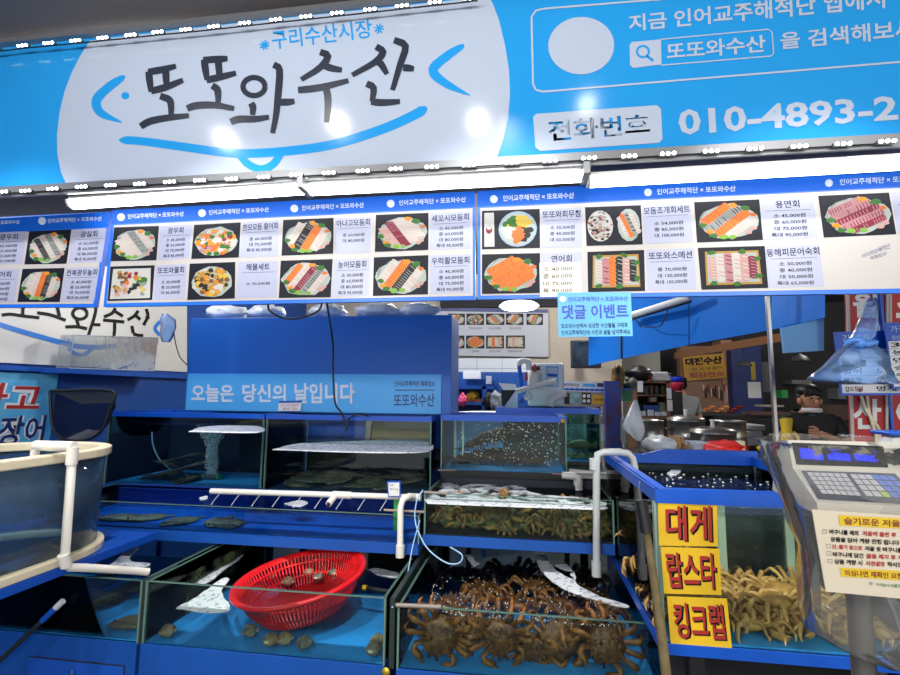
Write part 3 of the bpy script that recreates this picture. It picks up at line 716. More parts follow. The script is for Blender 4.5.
WR = clear('water_round', (.70, .83, .92), .03, 1.33, .3, 12, milk=.05, milkcol='#6f9cc4')
M.build('water', [WR, body_mat(WR)], rt)
M = MB(); M.add([(x, y, .89) for x, y in vv], [tuple(range(n))]); M.build('tank_floor', GLASS, rt)
tag(MB().box(-1.90, -1.785, .75, 2.30, .835, .867).box(-3.12, -3.04, .75, 2.30, .835, .867).box(-2.45, -2.37, .75, 2.30, .835, .867).box(-3.04, -1.90, .75, .83, .835, .867).box(-3.04, -1.90, 2.20, 2.30, .835, .867).build('round_tank_shelf', BLUEF), 'blue painted frame shelf under the big round-ended tank', 'shelf')
M = MB()
for y in (.82, 2.2): MB().box(-3.14, -3.11, y, y+.04, 0, .835).build('shelf_support', RACKM, bpy.data.objects['round_tank_shelf'])

# ---------------------------------------------------------------- pipes and hoses
def pipe(path, r, mat, name, label, joints=(), cat='pipe', parent_ends=None):
    t = empty(name, min((Vector(p) for p in path), key=lambda p: p.z), label, cat)
    MB().tube(path, r, 14).build('tube', mat, t)
    for a, b in joints: MB().tube([a, b], r*1.28, 14).build('fitting', mat, t)
    return t
a = V(-1.93, 1.72, 1.24); 
x1 = -1.715
pa = [V(-1.88, 1.72, 1.22), V(-1.88, 1.72, 1.315), V(-1.865, 1.72, 1.335), V(x1-.02, 1.72, 1.335), V(x1, 1.72, 1.315), V(x1, 1.72, .92)]
el = atz(62, 577, .8)
pl = pa[:-1]+[V(x1, 1.73, .905), V(x1+.005, 1.75, .885), V(x1+.03, 1.80, .868), V(-1.63, 1.985, .80), V(-1.60, 2.03, .782)]
t = pipe(pl, .0155, PVC, 'white_pipe', 'white plastic pipe hooked over the rim of the round tank', [(V(x1, 1.72, 1.335), V(x1, 1.72, 1.27)), (V(-1.88, 1.72, 1.337), V(x1+.005, 1.72, 1.337)), (V(x1, 1.722, .94), V(x1+.002, 1.738, .893))])
q0, q1 = aty(211, 491, 2.56), aty(421, 497.5, 2.56)
t = pipe([q0, q1], .015, PVC, 'white_pipe', 'long perforated white pipe lying above the blue trough', [(q0*.36+q1*.64-V(.05, 0, 0), q0*.36+q1*.64+V(.05, 0, 0)), (q1-V(.06, 0, 0), q1)])
c = q0*.39+q1*.61
MB().tube([c, c+V(-.015, -.06, -.035)], .017, 12).build('stub', PVC, t); MB().tube([c+V(-.0152, -.0605, -.0355), c+V(-.016, -.062, -.036)], .012, 12).build('stub_hole', DARK, t)
e = aty(401, 500, 2.46); d = aty(400, 556, 2.44)
MB().tube([q1-V(.03, 0, 0), V(e.x+.03, 2.5, e.z+.012), V(e.x+.008, 2.462, e.z), V(e.x, 2.455, e.z-.03), d], .0155, 12).build('drop_tube', PVC, t)
MB().tube([d+V(0, 0, .05), d-V(0, 0, .005)], .021, 12).build('fitting', PVC, t); 
# jets falling from the perforated pipe
M = MB()
for k in range(9):
    u = .05+.1*k; s = q0*(1-u)+q1*u
    M.tube([s-V(0, .012, .012), s-V(.012, .03, .035), s-V(.03, .035, .065)], [.0018, .0022, .003], 5)
tag(M.build('water_jets', clear('water_jet', (.95, .97, 1), .02, 1.33, milk=.35, milkcol='#eef4fa')), 'thin water jets falling from the perforated pipe into the trough', 'water jets', kind='stuff')
# grey pipe between crab trough and crab tank
g = [aty(596.5, y, 2.44) for y in (575, 463)]
top = aty(600, 455, 2.44)
gp = [g[0], g[1], V(g[1].x+.006, 2.44, top.z+.002), V(g[1].x+.03, 2.44, top.z+.012), V(.43, 2.46, top.z+.014), V(.475, 2.48, top.z+.006), V(.497, 2.485, 1.262), V(.505, 2.487, 1.225), V(.506, 2.487, 1.16)]
t = pipe(gp, .0165, GREYPVC, 'grey_pipe', 'grey upright drain pipe with a bent top between the middle tank and the crab tank', [(g[0]+V(0, 0, -.005), g[0]+V(0, 0, .06)), (V(g[0].x, 2.44, g[1].z-.03), V(g[0].x, 2.44, g[1].z+.02))])
t = empty('outlet_pipe', aty(578, 488, 2.9), 'short white elbow pipe spilling water into the middle tank', 'pipe')
u0, u1, u2 = aty(562, 475, 2.92), aty(578, 477, 2.92), aty(579, 490, 2.92)
MB().tube([u0, u1+V(-.02, 0, .003), u1, u2], .02, 12).build('tube', PVC, t)
MB().tube([u1+V(0, 0, -.02), u1+V(0, 0, -.045)], .025, 12).build('fitting', PVC, t)
def cable(pts, r, mat, name, label, cat='cable', n=6):
    return tag(MB().tube(smooth_path(pts, 6), r, n).build(name, mat), label, cat)
AIRT = pm('air_tube', '#9fc4e6', .3)
cable([aty(423, 490, 2.47), aty(417, 500, 2.46), aty(415, 520, 2.45), aty(422, 540, 2.42), aty(432, 553, 2.4), aty(447, 563, 2.38), aty(459, 563, 2.4), aty(462, 555, 2.45), aty(450, 547, 2.46)], .0035, AIRT, 'air_hose', 'pale blue air hose looping down over the brown crab tank', 'hose')
cable([aty(420, 520, 2.44), aty(413, 545, 2.42), aty(407, 575, 2.35), aty(397, 600, 2.2), aty(393, 606, 2.0)-V(0, .01, 0)], .003, AIRT, 'air_hose', 'thin air hose running down beside the joint of the two front tanks', 'hose')
cable([aty(152, 432, 3.2), aty(153, 445, 3.2), aty(160, 460, 3.22), aty(172, 470, 3.25), aty(186, 475, 3.25), aty(203, 477, 3.25)], .004, AIRT, 'air_hose', 'pale air hose leading to the air stone in the bubbling tank', 'hose')
cable([aty(372, 424, 3.3), aty(371, 440, 3.3), aty(370, 455, 3.3), aty(369, 470, 3.3), aty(374, 478, 3.3), aty(384, 478, 3.3), aty(398, 473, 3.3)], .006, BLACK, 'black_hose', 'black hose hanging into the flatfish tank', 'hose')
p = aty(211, 478, 3.25)
t = empty('air_stone', p, 'grey air stone with green ends under the bubble column', 'air stone')
M = MB().tube([p+V(-.05, 0, .012), p+V(.05, 0, .008)], .018, 10).build('stone', pm('stone_grey', '#4a5050', .8), t)
for k in (-1, 1): MB().tube([p+V(.05*k, 0, .01), p+V(.062*k, 0, .01)], .021, 10).build('green_cap', pm('cap_green', '#2c9a5a', .5), t)
M = MB(); rnd = random.Random(3)
for k in range(1500):
    h = rnd.random()**.85; z = .985+h*.345; r = .028+.045*h**2+.02*h*math.sin(9*h)
    a = rnd.random()*6.28; q = r*math.sqrt(rnd.random())
    M.ell((p.x+q*math.cos(a)*1.4-.015*h, 3.25+q*math.sin(a), z), (.0038,)*3, 4, 3)
BUB = clear('bubble_white', (.95, .98, 1), .05, 1.3, milk=.6, milkcol='#eef6fa')
tag(M.build('bubble_column', BUB), 'white column of air bubbles rising from the air stone', 'bubbles', kind='stuff')
M = MB()
for k in range(260):
    x = -.45+.66*rnd.random()**.8; z = 1.13+.27*rnd.random()
    M.ell((x, 3.06+.2*rnd.random(), z), (.002+.0035*rnd.random(),)*3, 5, 4)
tag(M.build('lobster_tank_bubbles', pm('bubble_bright', '#eef4f4', .1)), 'scattered air bubbles drifting in front of the lobsters', 'bubbles', kind='stuff')
M = MB()
for k in range(260): M.ell((.02+.33*rnd.random(), 3.65+.15*rnd.random(), 1.16+.26*rnd.random()), (.002+.004*rnd.random(),)*3, 5, 4)
tag(M.build('rear_tank_bubbles', pm('bubble_teal', '#a8e0d8', .1)), 'air bubbles filling the greenish tank behind the lobster tank', 'bubbles', kind='stuff')
M = MB()
for k in range(280):
    y = 2.03+.42*rnd.random()**1.8; x = -.42+.75*rnd.random()
    M.ell((x, y, .7015), (.001+.0022*rnd.random(), .001+.0022*rnd.random(), .0015), 5, 4)
tag(M.build('surface_bubbles', pm('bubble_bright', '#eef4f4')), 'small bubbles floating on the water over the big brown crabs', 'bubbles', kind='stuff')

def foam(z, outline, label, h=.004, name='foam_patch', mat=None):
    pts = [atz(x, y, z) for x, y in outline]
    P = smooth_path([V(p.x, p.y, 0) for p in pts+[pts[0]]], 4)[:-1]
    P = [V(p.x+.008*noise.noise(p*22), p.y+.012*noise.noise(p*22+V(5, 0, 0)), z+.0005) for p in P]
    a = sum((P[i].x*P[(i+1) % len(P)].y-P[(i+1) % len(P)].x*P[i].y) for i in range(len(P)))
    if a < 0: P = P[::-1]
    return tag(MB().prism(P, V(0, 0, h)).build(name, mat or FOAM), label, 'foam', 'foam patches on the water', kind='stuff')
foam(.70, [(534, 556), (546, 556), (551, 566), (562, 575), (573, 580), (570, 574), (575, 573), (577, 585), (600, 597), (625, 605), (628, 608), (610, 605), (585, 597), (565, 590), (550, 580), (541, 570)], 'long white foam streak on the water of the brown crab tank')
foam(.70, [(466, 556), (472, 556), (475, 562), (480, 564), (474, 566), (469, 561)], 'small white foam patch near the back of the brown crab tank')
foam(.70, [(555, 566), (566, 565), (572, 571), (563, 570)], 'white foam fleck beside the long streak in the brown crab tank')
foam(.638, [(176, 609), (196, 598), (211, 587), (224, 579), (230, 580), (222, 590), (225, 601), (229, 611), (205, 613)], 'wide white foam sheet beside the red basket')
foam(.638, [(195, 583), (215, 568), (238, 555), (243, 556), (222, 572), (206, 584)], 'narrow foam strip along the left glass of the basket tank')
foam(.638, [(369, 570), (378, 569), (398, 574), (399, 578), (380, 576)], 'foam flecks behind the red basket, below the drop pipe')
foam(.655, [(102, 570), (115, 562), (124, 553), (135, 547), (139, 548), (131, 556), (132, 562), (150, 564), (145, 567), (125, 569), (110, 572)], 'white foam streak on the far water of the leftmost bottom tank')
foam(1.335, [(190, 432), (200, 428), (225, 426), (258, 427), (258, 433)], 'white foam on top of the bubbling tank')
foam(1.235, [(272, 450), (300, 444), (345, 442), (400, 440), (428, 442), (428, 452), (360, 453)], 'white foam covering the water of the flatfish tank')
foam(1.025, [(428, 503), (428, 492), (445, 482), (500, 479), (540, 484), (525, 490), (545, 496), (594, 500), (592, 508)], 'white foam sheet on the water of the small crab tank', .006, mat=FOAM2)
foam(1.03, [(428, 504), (428, 499), (480, 499), (540, 503), (594, 506), (592, 510)], 'white foam band along the front glass of the small crab tank', .004)
foam(1.40, [(452, 414), (470, 411.5), (560, 411.5), (556, 415)], 'white foam on top of the lobster tank')
foam(.928, [(285, 504), (300, 501), (308, 504), (297, 507)], 'foam fleck on the trough below the pipe')
foam(.928, [(200, 498), (206, 496.5), (208, 499), (201, 500.5)], 'foam fleck at the left end of the perforated pipe')
foam(1.175, [(667, 474), (676, 469), (681, 472), (673, 476)], 'foam fleck on the water of the large crab tank')

# ---------------------------------------------------------------- red basket
RED = pm('red_plastic', '#d8151a', .35)
c0 = V(-1.02, 2.325, .565)
bk = empty('colander', c0, 'large round red plastic colander standing in the water', 'basket')
T = Matrix.Rotation(-.13, 3, 'Y') @ Matrix.Rotation(.11, 3, 'X')
ZB = .70
def bp(r, a, z):
    z *= ZB; return c0+T @ V(r*math.cos(a), r*math.sin(a)*.98, z)
M = MB()
for k in range(96):
    a = 2*PI*k/96
    M.tube([bp(.20, a, .012), bp(.245, a, .09), bp(.275, a, .195)], [.0052, .0056, .006], 4, caps=False)
for r, z in ((.2, .012), (.262, .15), (.235, .075)): M.tube([bp(r, 2*PI*k/48, z) for k in range(49)], .006, 6, caps=False)
M.build('slatted_wall', RED, bk)
prof = [(.272, .133), (.279, .14), (.29, .152), (.305, .15), (.308, .14), (.3, .13), (.28, .128)]
M = MB(); M.lathe([(r, z) for r, z in prof], c0, 56, M=T, sy=.98); M.build('rolled_rim', RED, bk)
M = MB(); M.lathe([(.0, .0), (.2, .0), (.205, .012), (.2, .02), (0, .014)], c0, 48, M=T, sy=.98); M.build('bottom', pm('red_plastic_deep', '#b01418', .4), bk)

# ---------------------------------------------------------------- sea life
SHELL = pm('shell_brown', '#6f5c42', .6, col2='#b09c78', noise_scale=30, bump=.5)
SHELLG = pm('shell_grey', '#4f4a40', .6, col2='#98907c', noise_scale=35, bump=.5)
def whelk(loc, s, rz, label, mat=SHELL, grp='shellfish in the basket', tilt=0):
    M = MB(); Rm = Matrix.Rotation(rz, 3, 'Z') @ Matrix.Rotation(tilt, 3, 'X')
    prof = [(0, -.5), (.16, -.42), (.34, -.25), (.46, -.02), (.42, .1), (.36, .13), (.37, .2), (.27, .3), (.22, .32), (.22, .38), (.12, .48), (0, .56)]
    R2 = Rm @ Matrix.Rotation(PI/2, 3, 'Y')
    M.lathe([(r*s, z*s) for r, z in prof], loc, 14, M=R2, sx=.8)
    t = empty('sea_snail', V(loc[0], loc[1], loc[2]-.33*s), label, 'shellfish', grp)
    M.build('shell', mat, t)
    M = MB(); M.ell(V(*loc)+R2 @ V(0, .22*s, -.15*s), (.12*s, .2*s, .26*s), 8, 6, M=R2); M.build('opening', pm('shell_cream', '#d8c8a8', .5), t)
    return t
i = 0
for x, y, s in ((292, 572, .06), (280, 566, .055), (300, 566, .06), (310, 575, .06), (318, 580, .05), (288, 585, .055), (262, 590, .05), (325, 570, .055), (335, 565, .06), (343, 570, .05), (272, 578, .05), (348, 562, .05), (333, 575, .045)):
    i += 1; z = .62
    for _ in range(4): q = atz(x, y, z+.02); z = c0.z+.018+(q.x-c0.x)*.13+(q.y-c0.y)*.11
    whelk((q.x, q.y, z+.02+s*.3), s*1.2, i*1.7, 'brown striped sea snail lying in the red basket', [SHELL, SHELLG][i % 2])
for x, y, lb in ((150, 637, 'sea snail in the left front corner of the basket tank'), (300, 649, 'striped sea snail on the blue floor in front of the basket'), (270, 642, 'dark sea snail under the front of the red basket'), (250, 632, 'sea snail at the left foot of the red basket'), (378, 642, 'grey sea snail near the right end of the basket tank'), (384, 660, 'sea snail in the right front corner of the basket tank'), (285, 640, 'dark sea snail leaning on the base of the basket')):
    q = atz(x, y, .54); i += 1
    whelk((max(-1.5, min(-.6, q.x)), max(2.045, q.y), .516+.03), .072, i*2.1, lb, [SHELL, SHELLG][i % 2], 'loose shellfish in the basket tank')

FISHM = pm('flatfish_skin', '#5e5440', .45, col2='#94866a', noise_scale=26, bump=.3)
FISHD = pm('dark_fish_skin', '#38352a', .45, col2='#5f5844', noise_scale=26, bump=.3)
def flatfish_mb(M, L, mi=0):
    n = 18; top = []; rows = []
    for i in range(n+1):
        u = i/n; x = (u-.5)*L
        hw = L*.27*math.sin(PI*min(1, u*1.12))**.7 if u < .86 else L*(.035+.45*(u-.86))
        hw = max(hw, .004*L); th = L*.05*math.sin(PI*min(1, max(.02, u*1.08)))+.003*L
        rows.append([V(x, hw*math.cos(2*PI*j/10), th*math.sin(2*PI*j/10)*(1 if j < 6 else .5)+.01*L*math.sin(5*u)) for j in range(10)])
    vs = [p for r in rows for p in r]
    fs = [(i*10+j, i*10+(j+1) % 10, (i+1)*10+(j+1) % 10, (i+1)*10+j) for i in range(n) for j in range(10)]
    M.add(vs, fs, mi, True); M.add(vs[:10], [tuple(range(9, -1, -1))], mi); M.add(vs[-10:], [tuple(range(10))], mi)
def flatfish(loc, L, rz, label, grp, mat):
    t = empty('flatfish', loc, label, 'fish', grp)
    M = MB(); flatfish_mb(M, L); M.v = [tuple(Vector(p)+Vector(loc)+V(0, 0, .03*L)) for p in M.v]; M.build('body', mat, t)
    M = MB(); P = Vector(loc)
    for s in (-1, 1): M.prism([P+V(L*x, s*L*yy, .03*L) for x, yy in ((-.35, .2), (-.1, .3), (.15, .28), (.33, .15), (.1, .24), (-.15, .25))], V(0, 0, .004))
    M.build('fin_fringe', mat, t)
    for s in (-1, 1): MB().ell(P+V(-.4*L, .05*L*s, .065*L), (.018*L,)*3, 8, 6).build('eye', BLACK, t)
    t.rotation_euler = (0, 0, rz); return t
ff = flatfish((-2.05, 2.16, .52), .26, .4, 'grey-brown flatfish on the blue floor of the leftmost bottom tank', 'flatfish in the bottom tanks', FISHM)
q = atz(112, 637, .53); ff.location = (q.x, max(2.14, q.y), .52)
q = atz(215, 635, .53)
rnd = random.Random(5)
protoV = flatfish((-1.5, 3.3, .952), .26, .3, 'dark flatfish in the pile on the bottom of the upper tank', 'flatfish piled in the upper tank', FISHM)
k = 0
for row in range(3):
    for j in range(9):
        x = xd+.14+j*.145+.05*rnd.random(); y = 3.12+.13*row+.03*rnd.random(); z = .953+.016*row+.022*(j % 3)+.012*rnd.random()
        if x > -.7: continue
        o = protoV if k == 0 else dup(protoV, (x, y, z))
        o.location = (x, y, z); o.rotation_euler = (.12*rnd.random(), .2*(rnd.random()-.5), rnd.random()*6.28); k += 1
for x, y, lb in ((338, 461, 'brown fish swimming above the pile in the upper tank'), (322, 463, 'smaller brown fish left of the swimming one in the upper tank')):
    q = aty(x, y, 3.3); o = dup(protoV, q, (.3, .2, 2.8), lb, .55 if x > 330 else .4)
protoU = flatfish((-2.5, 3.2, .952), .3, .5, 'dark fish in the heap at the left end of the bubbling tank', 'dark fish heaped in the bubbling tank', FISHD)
for j in range(9):
    x, y, z = -2.52+.11*(j % 3)+.04*rnd.random(), 3.16+.1*(j//3), .953+.045*(j//3)+.035*(j % 2)
    o = protoU if j == 0 else dup(protoU, (x, y, z))
    o.location = (x, y, z); o.rotation_euler = (.5*rnd.random(), .3*(rnd.random()-.5), rnd.random()*6.28)
for j, (x, y) in enumerate(((118, 519), (143, 519), (180, 521), (215, 521), (228, 520))):
    q = aty(x, y, 2.62)
    o = dup(protoV, (q.x, 2.64+.03*(j % 2), .828), (0, 0, .2+.5*j), 'brown fish lying on the floor of the blue trough' if j not in (2, 3) else 'brown flatfish', 1.0)
    o['group'] = 'fish in the blue trough'
for ob in [o for o in bpy.data.objects if o.get('group') == 'fish in the blue trough']: ob['label'] = 'brown flatfish lying on the floor of the blue trough'
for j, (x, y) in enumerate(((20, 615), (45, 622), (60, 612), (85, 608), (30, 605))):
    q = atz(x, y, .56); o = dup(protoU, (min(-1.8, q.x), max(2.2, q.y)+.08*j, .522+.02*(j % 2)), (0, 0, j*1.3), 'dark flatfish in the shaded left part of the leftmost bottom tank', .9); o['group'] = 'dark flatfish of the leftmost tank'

# crabs
KING = pm('king_crab_shell', '#3c2310', .4, col2='#8a5820', noise_scale=40, bump=1.0)
KLEG = pm('king_crab_leg', '#4c2c12', .4, col2='#a86c28', noise_scale=34, bump=.5)
SNOW = pm('snow_crab_shell', '#8a5a24', .42, col2='#d8a858', noise_scale=22, bump=.4)
SLEG = pm('snow_crab_leg', '#9a6a2c', .42, col2='#e0b468', noise_scale=20, bump=.3)
GRNC = pm('green_crab_shell', '#4c4c32', .45, col2='#98905e', noise_scale=24, bump=.5)
GLEG = pm('green_crab_leg', '#5c5434', .45, col2='#c48a48', noise_scale=24, bump=.3)
def crab(loc, R, label, grp, cm, lm, legk=1.0, spiny=.3, parts=True, name='crab'):
    P = Vector(loc); t = empty(name, loc, label, 'crab', grp)
    M = MB()
    M.ell(P+V(0, 0, .35*R), (R, R*.92, R*.42), 18, 10, nz=spiny, ns=4.5, seed=R*90)
    if spiny > .2:
        rd = random.Random(int(R*1e4))
        for k in range(40):
            a, h = rd.random()*6.28, .15+.8*rd.random(); s = math.sqrt(1-h*h)
            b = P+V(R*s*math.cos(a), R*.92*s*math.sin(a), .35*R+.42*R*h); d = V(s*math.cos(a), s*math.sin(a), h*1.4).normalized()
            M.tube([b-d*.05*R, b+d*.26*R], [.07*R, .008*R], 5)
    body = M.build('carapace', cm, t)
    M = MB()
    for s in (-1, 1): M.tube([P+V(.18*R*s, -.85*R, .45*R), P+V(.22*R*s, -1.0*R, .55*R)], .05*R, 6); M.ell(P+V(.23*R*s, -1.02*R, .57*R), (.07*R,)*3, 6, 5)
    M.build('eye_stalks', BLACK, body)
    LM = MB()
    for s in (-1, 1):
        for j in range(4):
            a = (-.15+.38*j) if s > 0 else PI-(-.15+.38*j)
            d = V(math.cos(a), math.sin(a), 0); L = R*legk*(1.25-.1*abs(j-1.2))
            b = P+d*.8*R+V(0, 0, .3*R)
            pth = [b, b+d*L*.30+V(0, 0, .34*R), b+d*L*.56+V(0, 0, .50*R), b+d*L*.62+V(0, 0, .44*R), b+d*L*.78+V(0, .1*R*s, .02*R), b+d*L*.80+V(0, .1*R, -.03*R), b+d*L*.74+V(0, .3*R, -.36*R)]
            LM.tube(pth, [.13*R, .15*R, .16*R, .14*R, .11*R, .11*R, .03*R], 7, flat=.75)
            if parts: LM.build('leg', lm, t); LM = MB()
        b = P+V(.6*R*s, -.45*R, .3*R)
        pth = [b, b+V(.5*R*s, -.3*R, .15*R), b+V(.5*R*s, -.55*R, .1*R), b+V(.15*R*s, -.78*R, .02*R), b+V(-.1*R*s, -.9*R, 0)]
        LM.tube(pth, [.13*R, .15*R, .19*R, .22*R, .12*R], 8)
        e = pth[-2]
        LM.tube([e+V(-.05*R*s, -.05*R, .08*R), e+V(-.25*R*s, -.2*R, .12*R), e+V(-.4*R*s, -.18*R, .05*R)], [.12*R, .08*R, .02*R], 6)
        if parts: LM.build('claw', lm, t); LM = MB()
    if not parts: LM.build('legs', lm, t)
    return t
def scatter(proto, spots, labels, jit=.15, sc_=None, seed=1):
    rd = random.Random(seed)
    for k, (x, y, z, *r) in enumerate(spots):
        o = proto if k == 0 else dup(proto, (x, y, z))
        o.location = (x, y, z); o.rotation_euler = (jit*(rd.random()-.5)*2, jit*(rd.random()-.5)*2, r[0]) if len(r) < 2 else (r[0], r[1]+r[2], 0) if abs(r[0]) > .9 else tuple(r)
        s = .88+.26*rd.random(); o.scale = (s, s, s)
        o['label'] = labels(k) if callable(labels) else labels
kc = crab((0, 2.3, .52), .078, '', 'big brown crabs in the front tank', KING, KLEG, 1.25, .34)
spots = [(-.34, 2.085, .60, 1.35, 0, .3), (-.10, 2.09, .615, 1.5, 0, -.2), (.12, 2.085, .60, -1.65, 0, 2.9), (.295, 2.10, .61, 1.2, 0, .5), (.03, 2.15, .56, 1.0, .4, 3.0),
         (-.24, 2.19, .585, .5, 0, .6), (.22, 2.2, .57, .4, .2, 3.3), (-.34, 2.33, .58, .2, 0, 4.0), (-.08, 2.33, .60, -.2, .2, 1.2), (.17, 2.36, .60, .2, 0, .6), (.28, 2.34, .57, 0, .2, 3.4),
         (-.2, 2.55, .58, .1, 0, 5.1), (.05, 2.54, .61, 0, 0, 2.1), (.28, 2.58, .58, .2, 0, 1.4), (-.33, 2.76, .57, 0, 0, 3), (-.06, 2.78, .58, .1, 0, .4), (.2, 2.8, .57, 0, 0, 4.4), (.29, 2.8, .57, 0, .1, 2.4)]
scatter(kc, spots, 'big spiny brown crab in the crowded front tank', .2, seed=4)
snc = crab((.9, 2.0, .82), .053, '', 'tan long-legged crabs in the large tank', SNOW, SLEG, 1.7, .12)
rd = random.Random(9); spots = [(XR0+.13+.088*j, YR0+.115+.010*(j % 2), .812, (0.2 if j % 2 else 3.0)) for j in range(7)]
for j in range(34):
    u = j/34; spots.append((XR0+.13+.5*rd.random(), YR0+.14+(.33 if j % 2 else .6)*rd.random(), .812+.010*(j//8)+.012*rd.random(), rd.random()*6.28))
scatter(snc, spots, 'tan long-legged crab in the pile on the floor of the large crab tank', .22, seed=6)
for (x, y, z, r) in ((XR0+.09, 2.4, .86, 1.2), (XR0+.095, 2.25, .89, 2.5), (XR0+.10, 2.08, .86, .3), (XR0+.09, 1.95, .85, 4), (XR0+.09, 2.32, .96, 5), (XR0+.10, 2.15, .96, 3)):
    dup(snc, (x, y, z), (.2, .9, r), 'tan long-legged crab climbing the left glass of the large crab tank')['group'] = 'crabs at the left glass of the large tank'
gc = crab((0, 2.6, .9), .052, '', 'small greenish crabs in the middle tank', GRNC, GLEG, 1.25, .16)
rd = random.Random(12); spots = []
for j in range(44):
    spots.append((-.4+.8*((j % 11)/10)+.04*(rd.random()-.5), 2.60+.04*(j//11)+.03*rd.random(), .878+.026*(j//11)+.012*rd.random(), rd.random()*6.28))
scatter(gc, spots, 'small greenish crab in the pile filling the middle tank', .5, seed=8)

# lobsters
LOB = pm('lobster_shell', '#1c1610', .6, col2='#5a3c18', noise_scale=20, bump=.6, spec=.2)
def lobster(loc, L, label, grp):
    P = Vector(loc); t = empty('lobster', loc, label, 'lobster', grp)
    M = MB()
    rs = [(-.5, .02), (-.46, .06), (-.36, .10), (-.2, .115), (-.04, .11), (0, .10)]
    M.tube([P+V(L*x, 0, .16*L) for x, r in rs], [L*r for x, r in rs], 12); M.tube([P+V(-.5*L, 0, .18*L), P+V(-.62*L, 0, .21*L)], [.03*L, .004*L], 6)
    bd = M.build('carapace', LOB, t)
    for j in range(5):
        x = .01+.075*j; r = .105-.010*j
        M = MB().tube([P+V(L*x, 0, .15*L-.012*L*j), P+V(L*(x+.03), 0, .158*L-.012*L*j), P+V(L*(x+.08), 0, .145*L-.012*L*j)], [L*r*.9, L*r, L*r*.86], 12); M.build('tail_segment', LOB, t)
    M = MB()
    for a in (-.6, -.3, 0, .3, .6):
        c = P+V(.40*L, 0, .085*L); e = c+V(.17*L*math.cos(a), .17*L*math.sin(a), -.02*L)
        M.tube([c, (c+e)/2, e], [.025*L, .045*L, .03*L], 6, flat=.4)
    M.build('tail_fan', LOB, t)
    for s in (-1, 1):
        for j in range(4):
            b = P+V(L*(-.28+.09*j), .07*L*s, .11*L)
            MB().tube([b, b+V(-.02*L, .14*L*s, .09*L), b+V(-.05*L+.03*L*j, .27*L*s, -.02*L), b+V(-.06*L+.04*L*j, .32*L*s, -.11*L)], [.02*L, .017*L, .013*L, .005*L], 6).build('leg', LOB, t)
        b = P+V(-.4*L, .08*L*s, .13*L)
        M = MB().tube([b, b+V(-.1*L, .1*L*s, .02*L), b+V(-.2*L, .12*L*s, .0), b+V(-.26*L, .12*L*s, 0), b+V(-.36*L, .1*L*s, 0), b+V(-.46*L, .06*L*s, .0)], [.03*L, .04*L, .045*L, .075*L, .085*L, .03*L], 9, flat=.75)
        M.tube([b+V(-.36*L, .05*L*s, .01*L), b+V(-.44*L, .01*L*s, .01*L), b+V(-.5*L, .02*L*s, .0)], [.04*L, .03*L, .008*L], 7)
        M.build('claw', LOB, t)
        MB().tube(smooth_path([P+V(-.48*L, .03*L*s, .2*L), P+V(-.65*L, .15*L*s, .35*L), P+V(-.6*L, .32*L*s, .42*L), P+V(-.3*L, .42*L*s, .38*L)], 4), [.008*L]*12+[.002*L], 5).build('antenna', LOB, bd)
    return t
lb0 = lobster((0, 3.2, 1.11), .36, '', 'lobsters in the centre tank')
for k, (x, y, z, rx, ry, rz, s, lb) in enumerate(((-.24, 3.36, 1.215, 0, .25, PI-.15, 1.0, 'biggest dark lobster, resting high on the others in the centre tank'), (-.37, 3.27, 1.112, 0, 0, 1.75, .72, 'lobster crouching in the left corner of the centre tank'), (-.22, 3.33, 1.112, 0, 0, .35, .72, 'lobster lying under the biggest one in the centre tank'),
        (-.12, 3.22, 1.118, 0, 0, PI-.3, .75, 'lobster standing free on the blue floor of the centre tank'), (.06, 3.4, 1.112, 0, 0, 1.2, .6, 'lobster at the back right of the centre tank'), (-.14, 3.42, 1.13, 0, 0, -.3, .7, 'lobster behind the others in the middle of the centre tank'))):
    o = lb0 if k == 0 else dup(lb0, (x, y, z))
    o.location = (x, y, z); o.rotation_euler = (rx, ry, rz); o.scale = (s, s, s); o['label'] = lb

# what stands behind the flatfish tank and beside the lobster tank
x5 = aty(366, 430, 3.6).x
MB().box(xd+.03, -.57, 3.575, 3.59, .95, 1.20).build('dark_board', pm('dark_board2', '#222d2c', .6), tV)
MB().box(xd+.03, x5, 3.575, 3.59, 1.205, 1.384).build('blue_board', pm('board_cobalt', '#1650b4', .5), tV)
for (x0, y0, x1, y1, Y, lb) in ((569, 472, 606, 476, 3.25, 'short white pipe piece lying beside the lobster tank, the rear one'), (573, 483, 606, 488, 3.12, 'short white pipe piece lying beside the lobster tank, the front one')):
    pipe([aty(x0, y0, Y), aty(x1, y1, Y)], .022, PVC, 'white_pipe', lb)
tag(MB().box(.25, .62, 3.05, 3.55, 1.0, 1.03).build('side_shelf', pm('shelf_brown', '#5a4636', .7, col2='#8a745c', noise_scale=9, streak=(.2, 1, 1))), 'brown board shelf beside the lobster tank carrying the white pipe pieces', 'shelf')
tag(MB().box(.27, .62, 3.1, 3.3, 1.031, 1.05).build('driftwood', pm('slat_wood', '#7a6250', .7, col2='#a89078', noise_scale=9, streak=(.2, 1, 1))), 'weathered wood slat under the white pipe pieces', 'slat')
p = aty(563, 421, 3.03); M = MB(); M.lathe([(0, 0), (.014, 0), (.014, .004), (0, .005)], (p.x, 3.033, p.z), 16, M=Matrix.Rotation(PI/2, 3, 'X')); M.build('lock', pm('brass', '#c8a830'), tL)
M = MB(); rnd = random.Random(17)
for k in range(240): M.ell((.0+.49*rnd.random(), 3.65+.3*rnd.random(), 1.108+.03*rnd.random()), (.014, .012, .009), 6, 4, nz=.3, seed=k)
tag(M.build('gravel', pm('gravel_brown', '#6a5848', .8, col2='#a89a88', noise_scale=20)), 'brown gravel covering the floor of the greenish rear tank', 'gravel', kind='stuff')
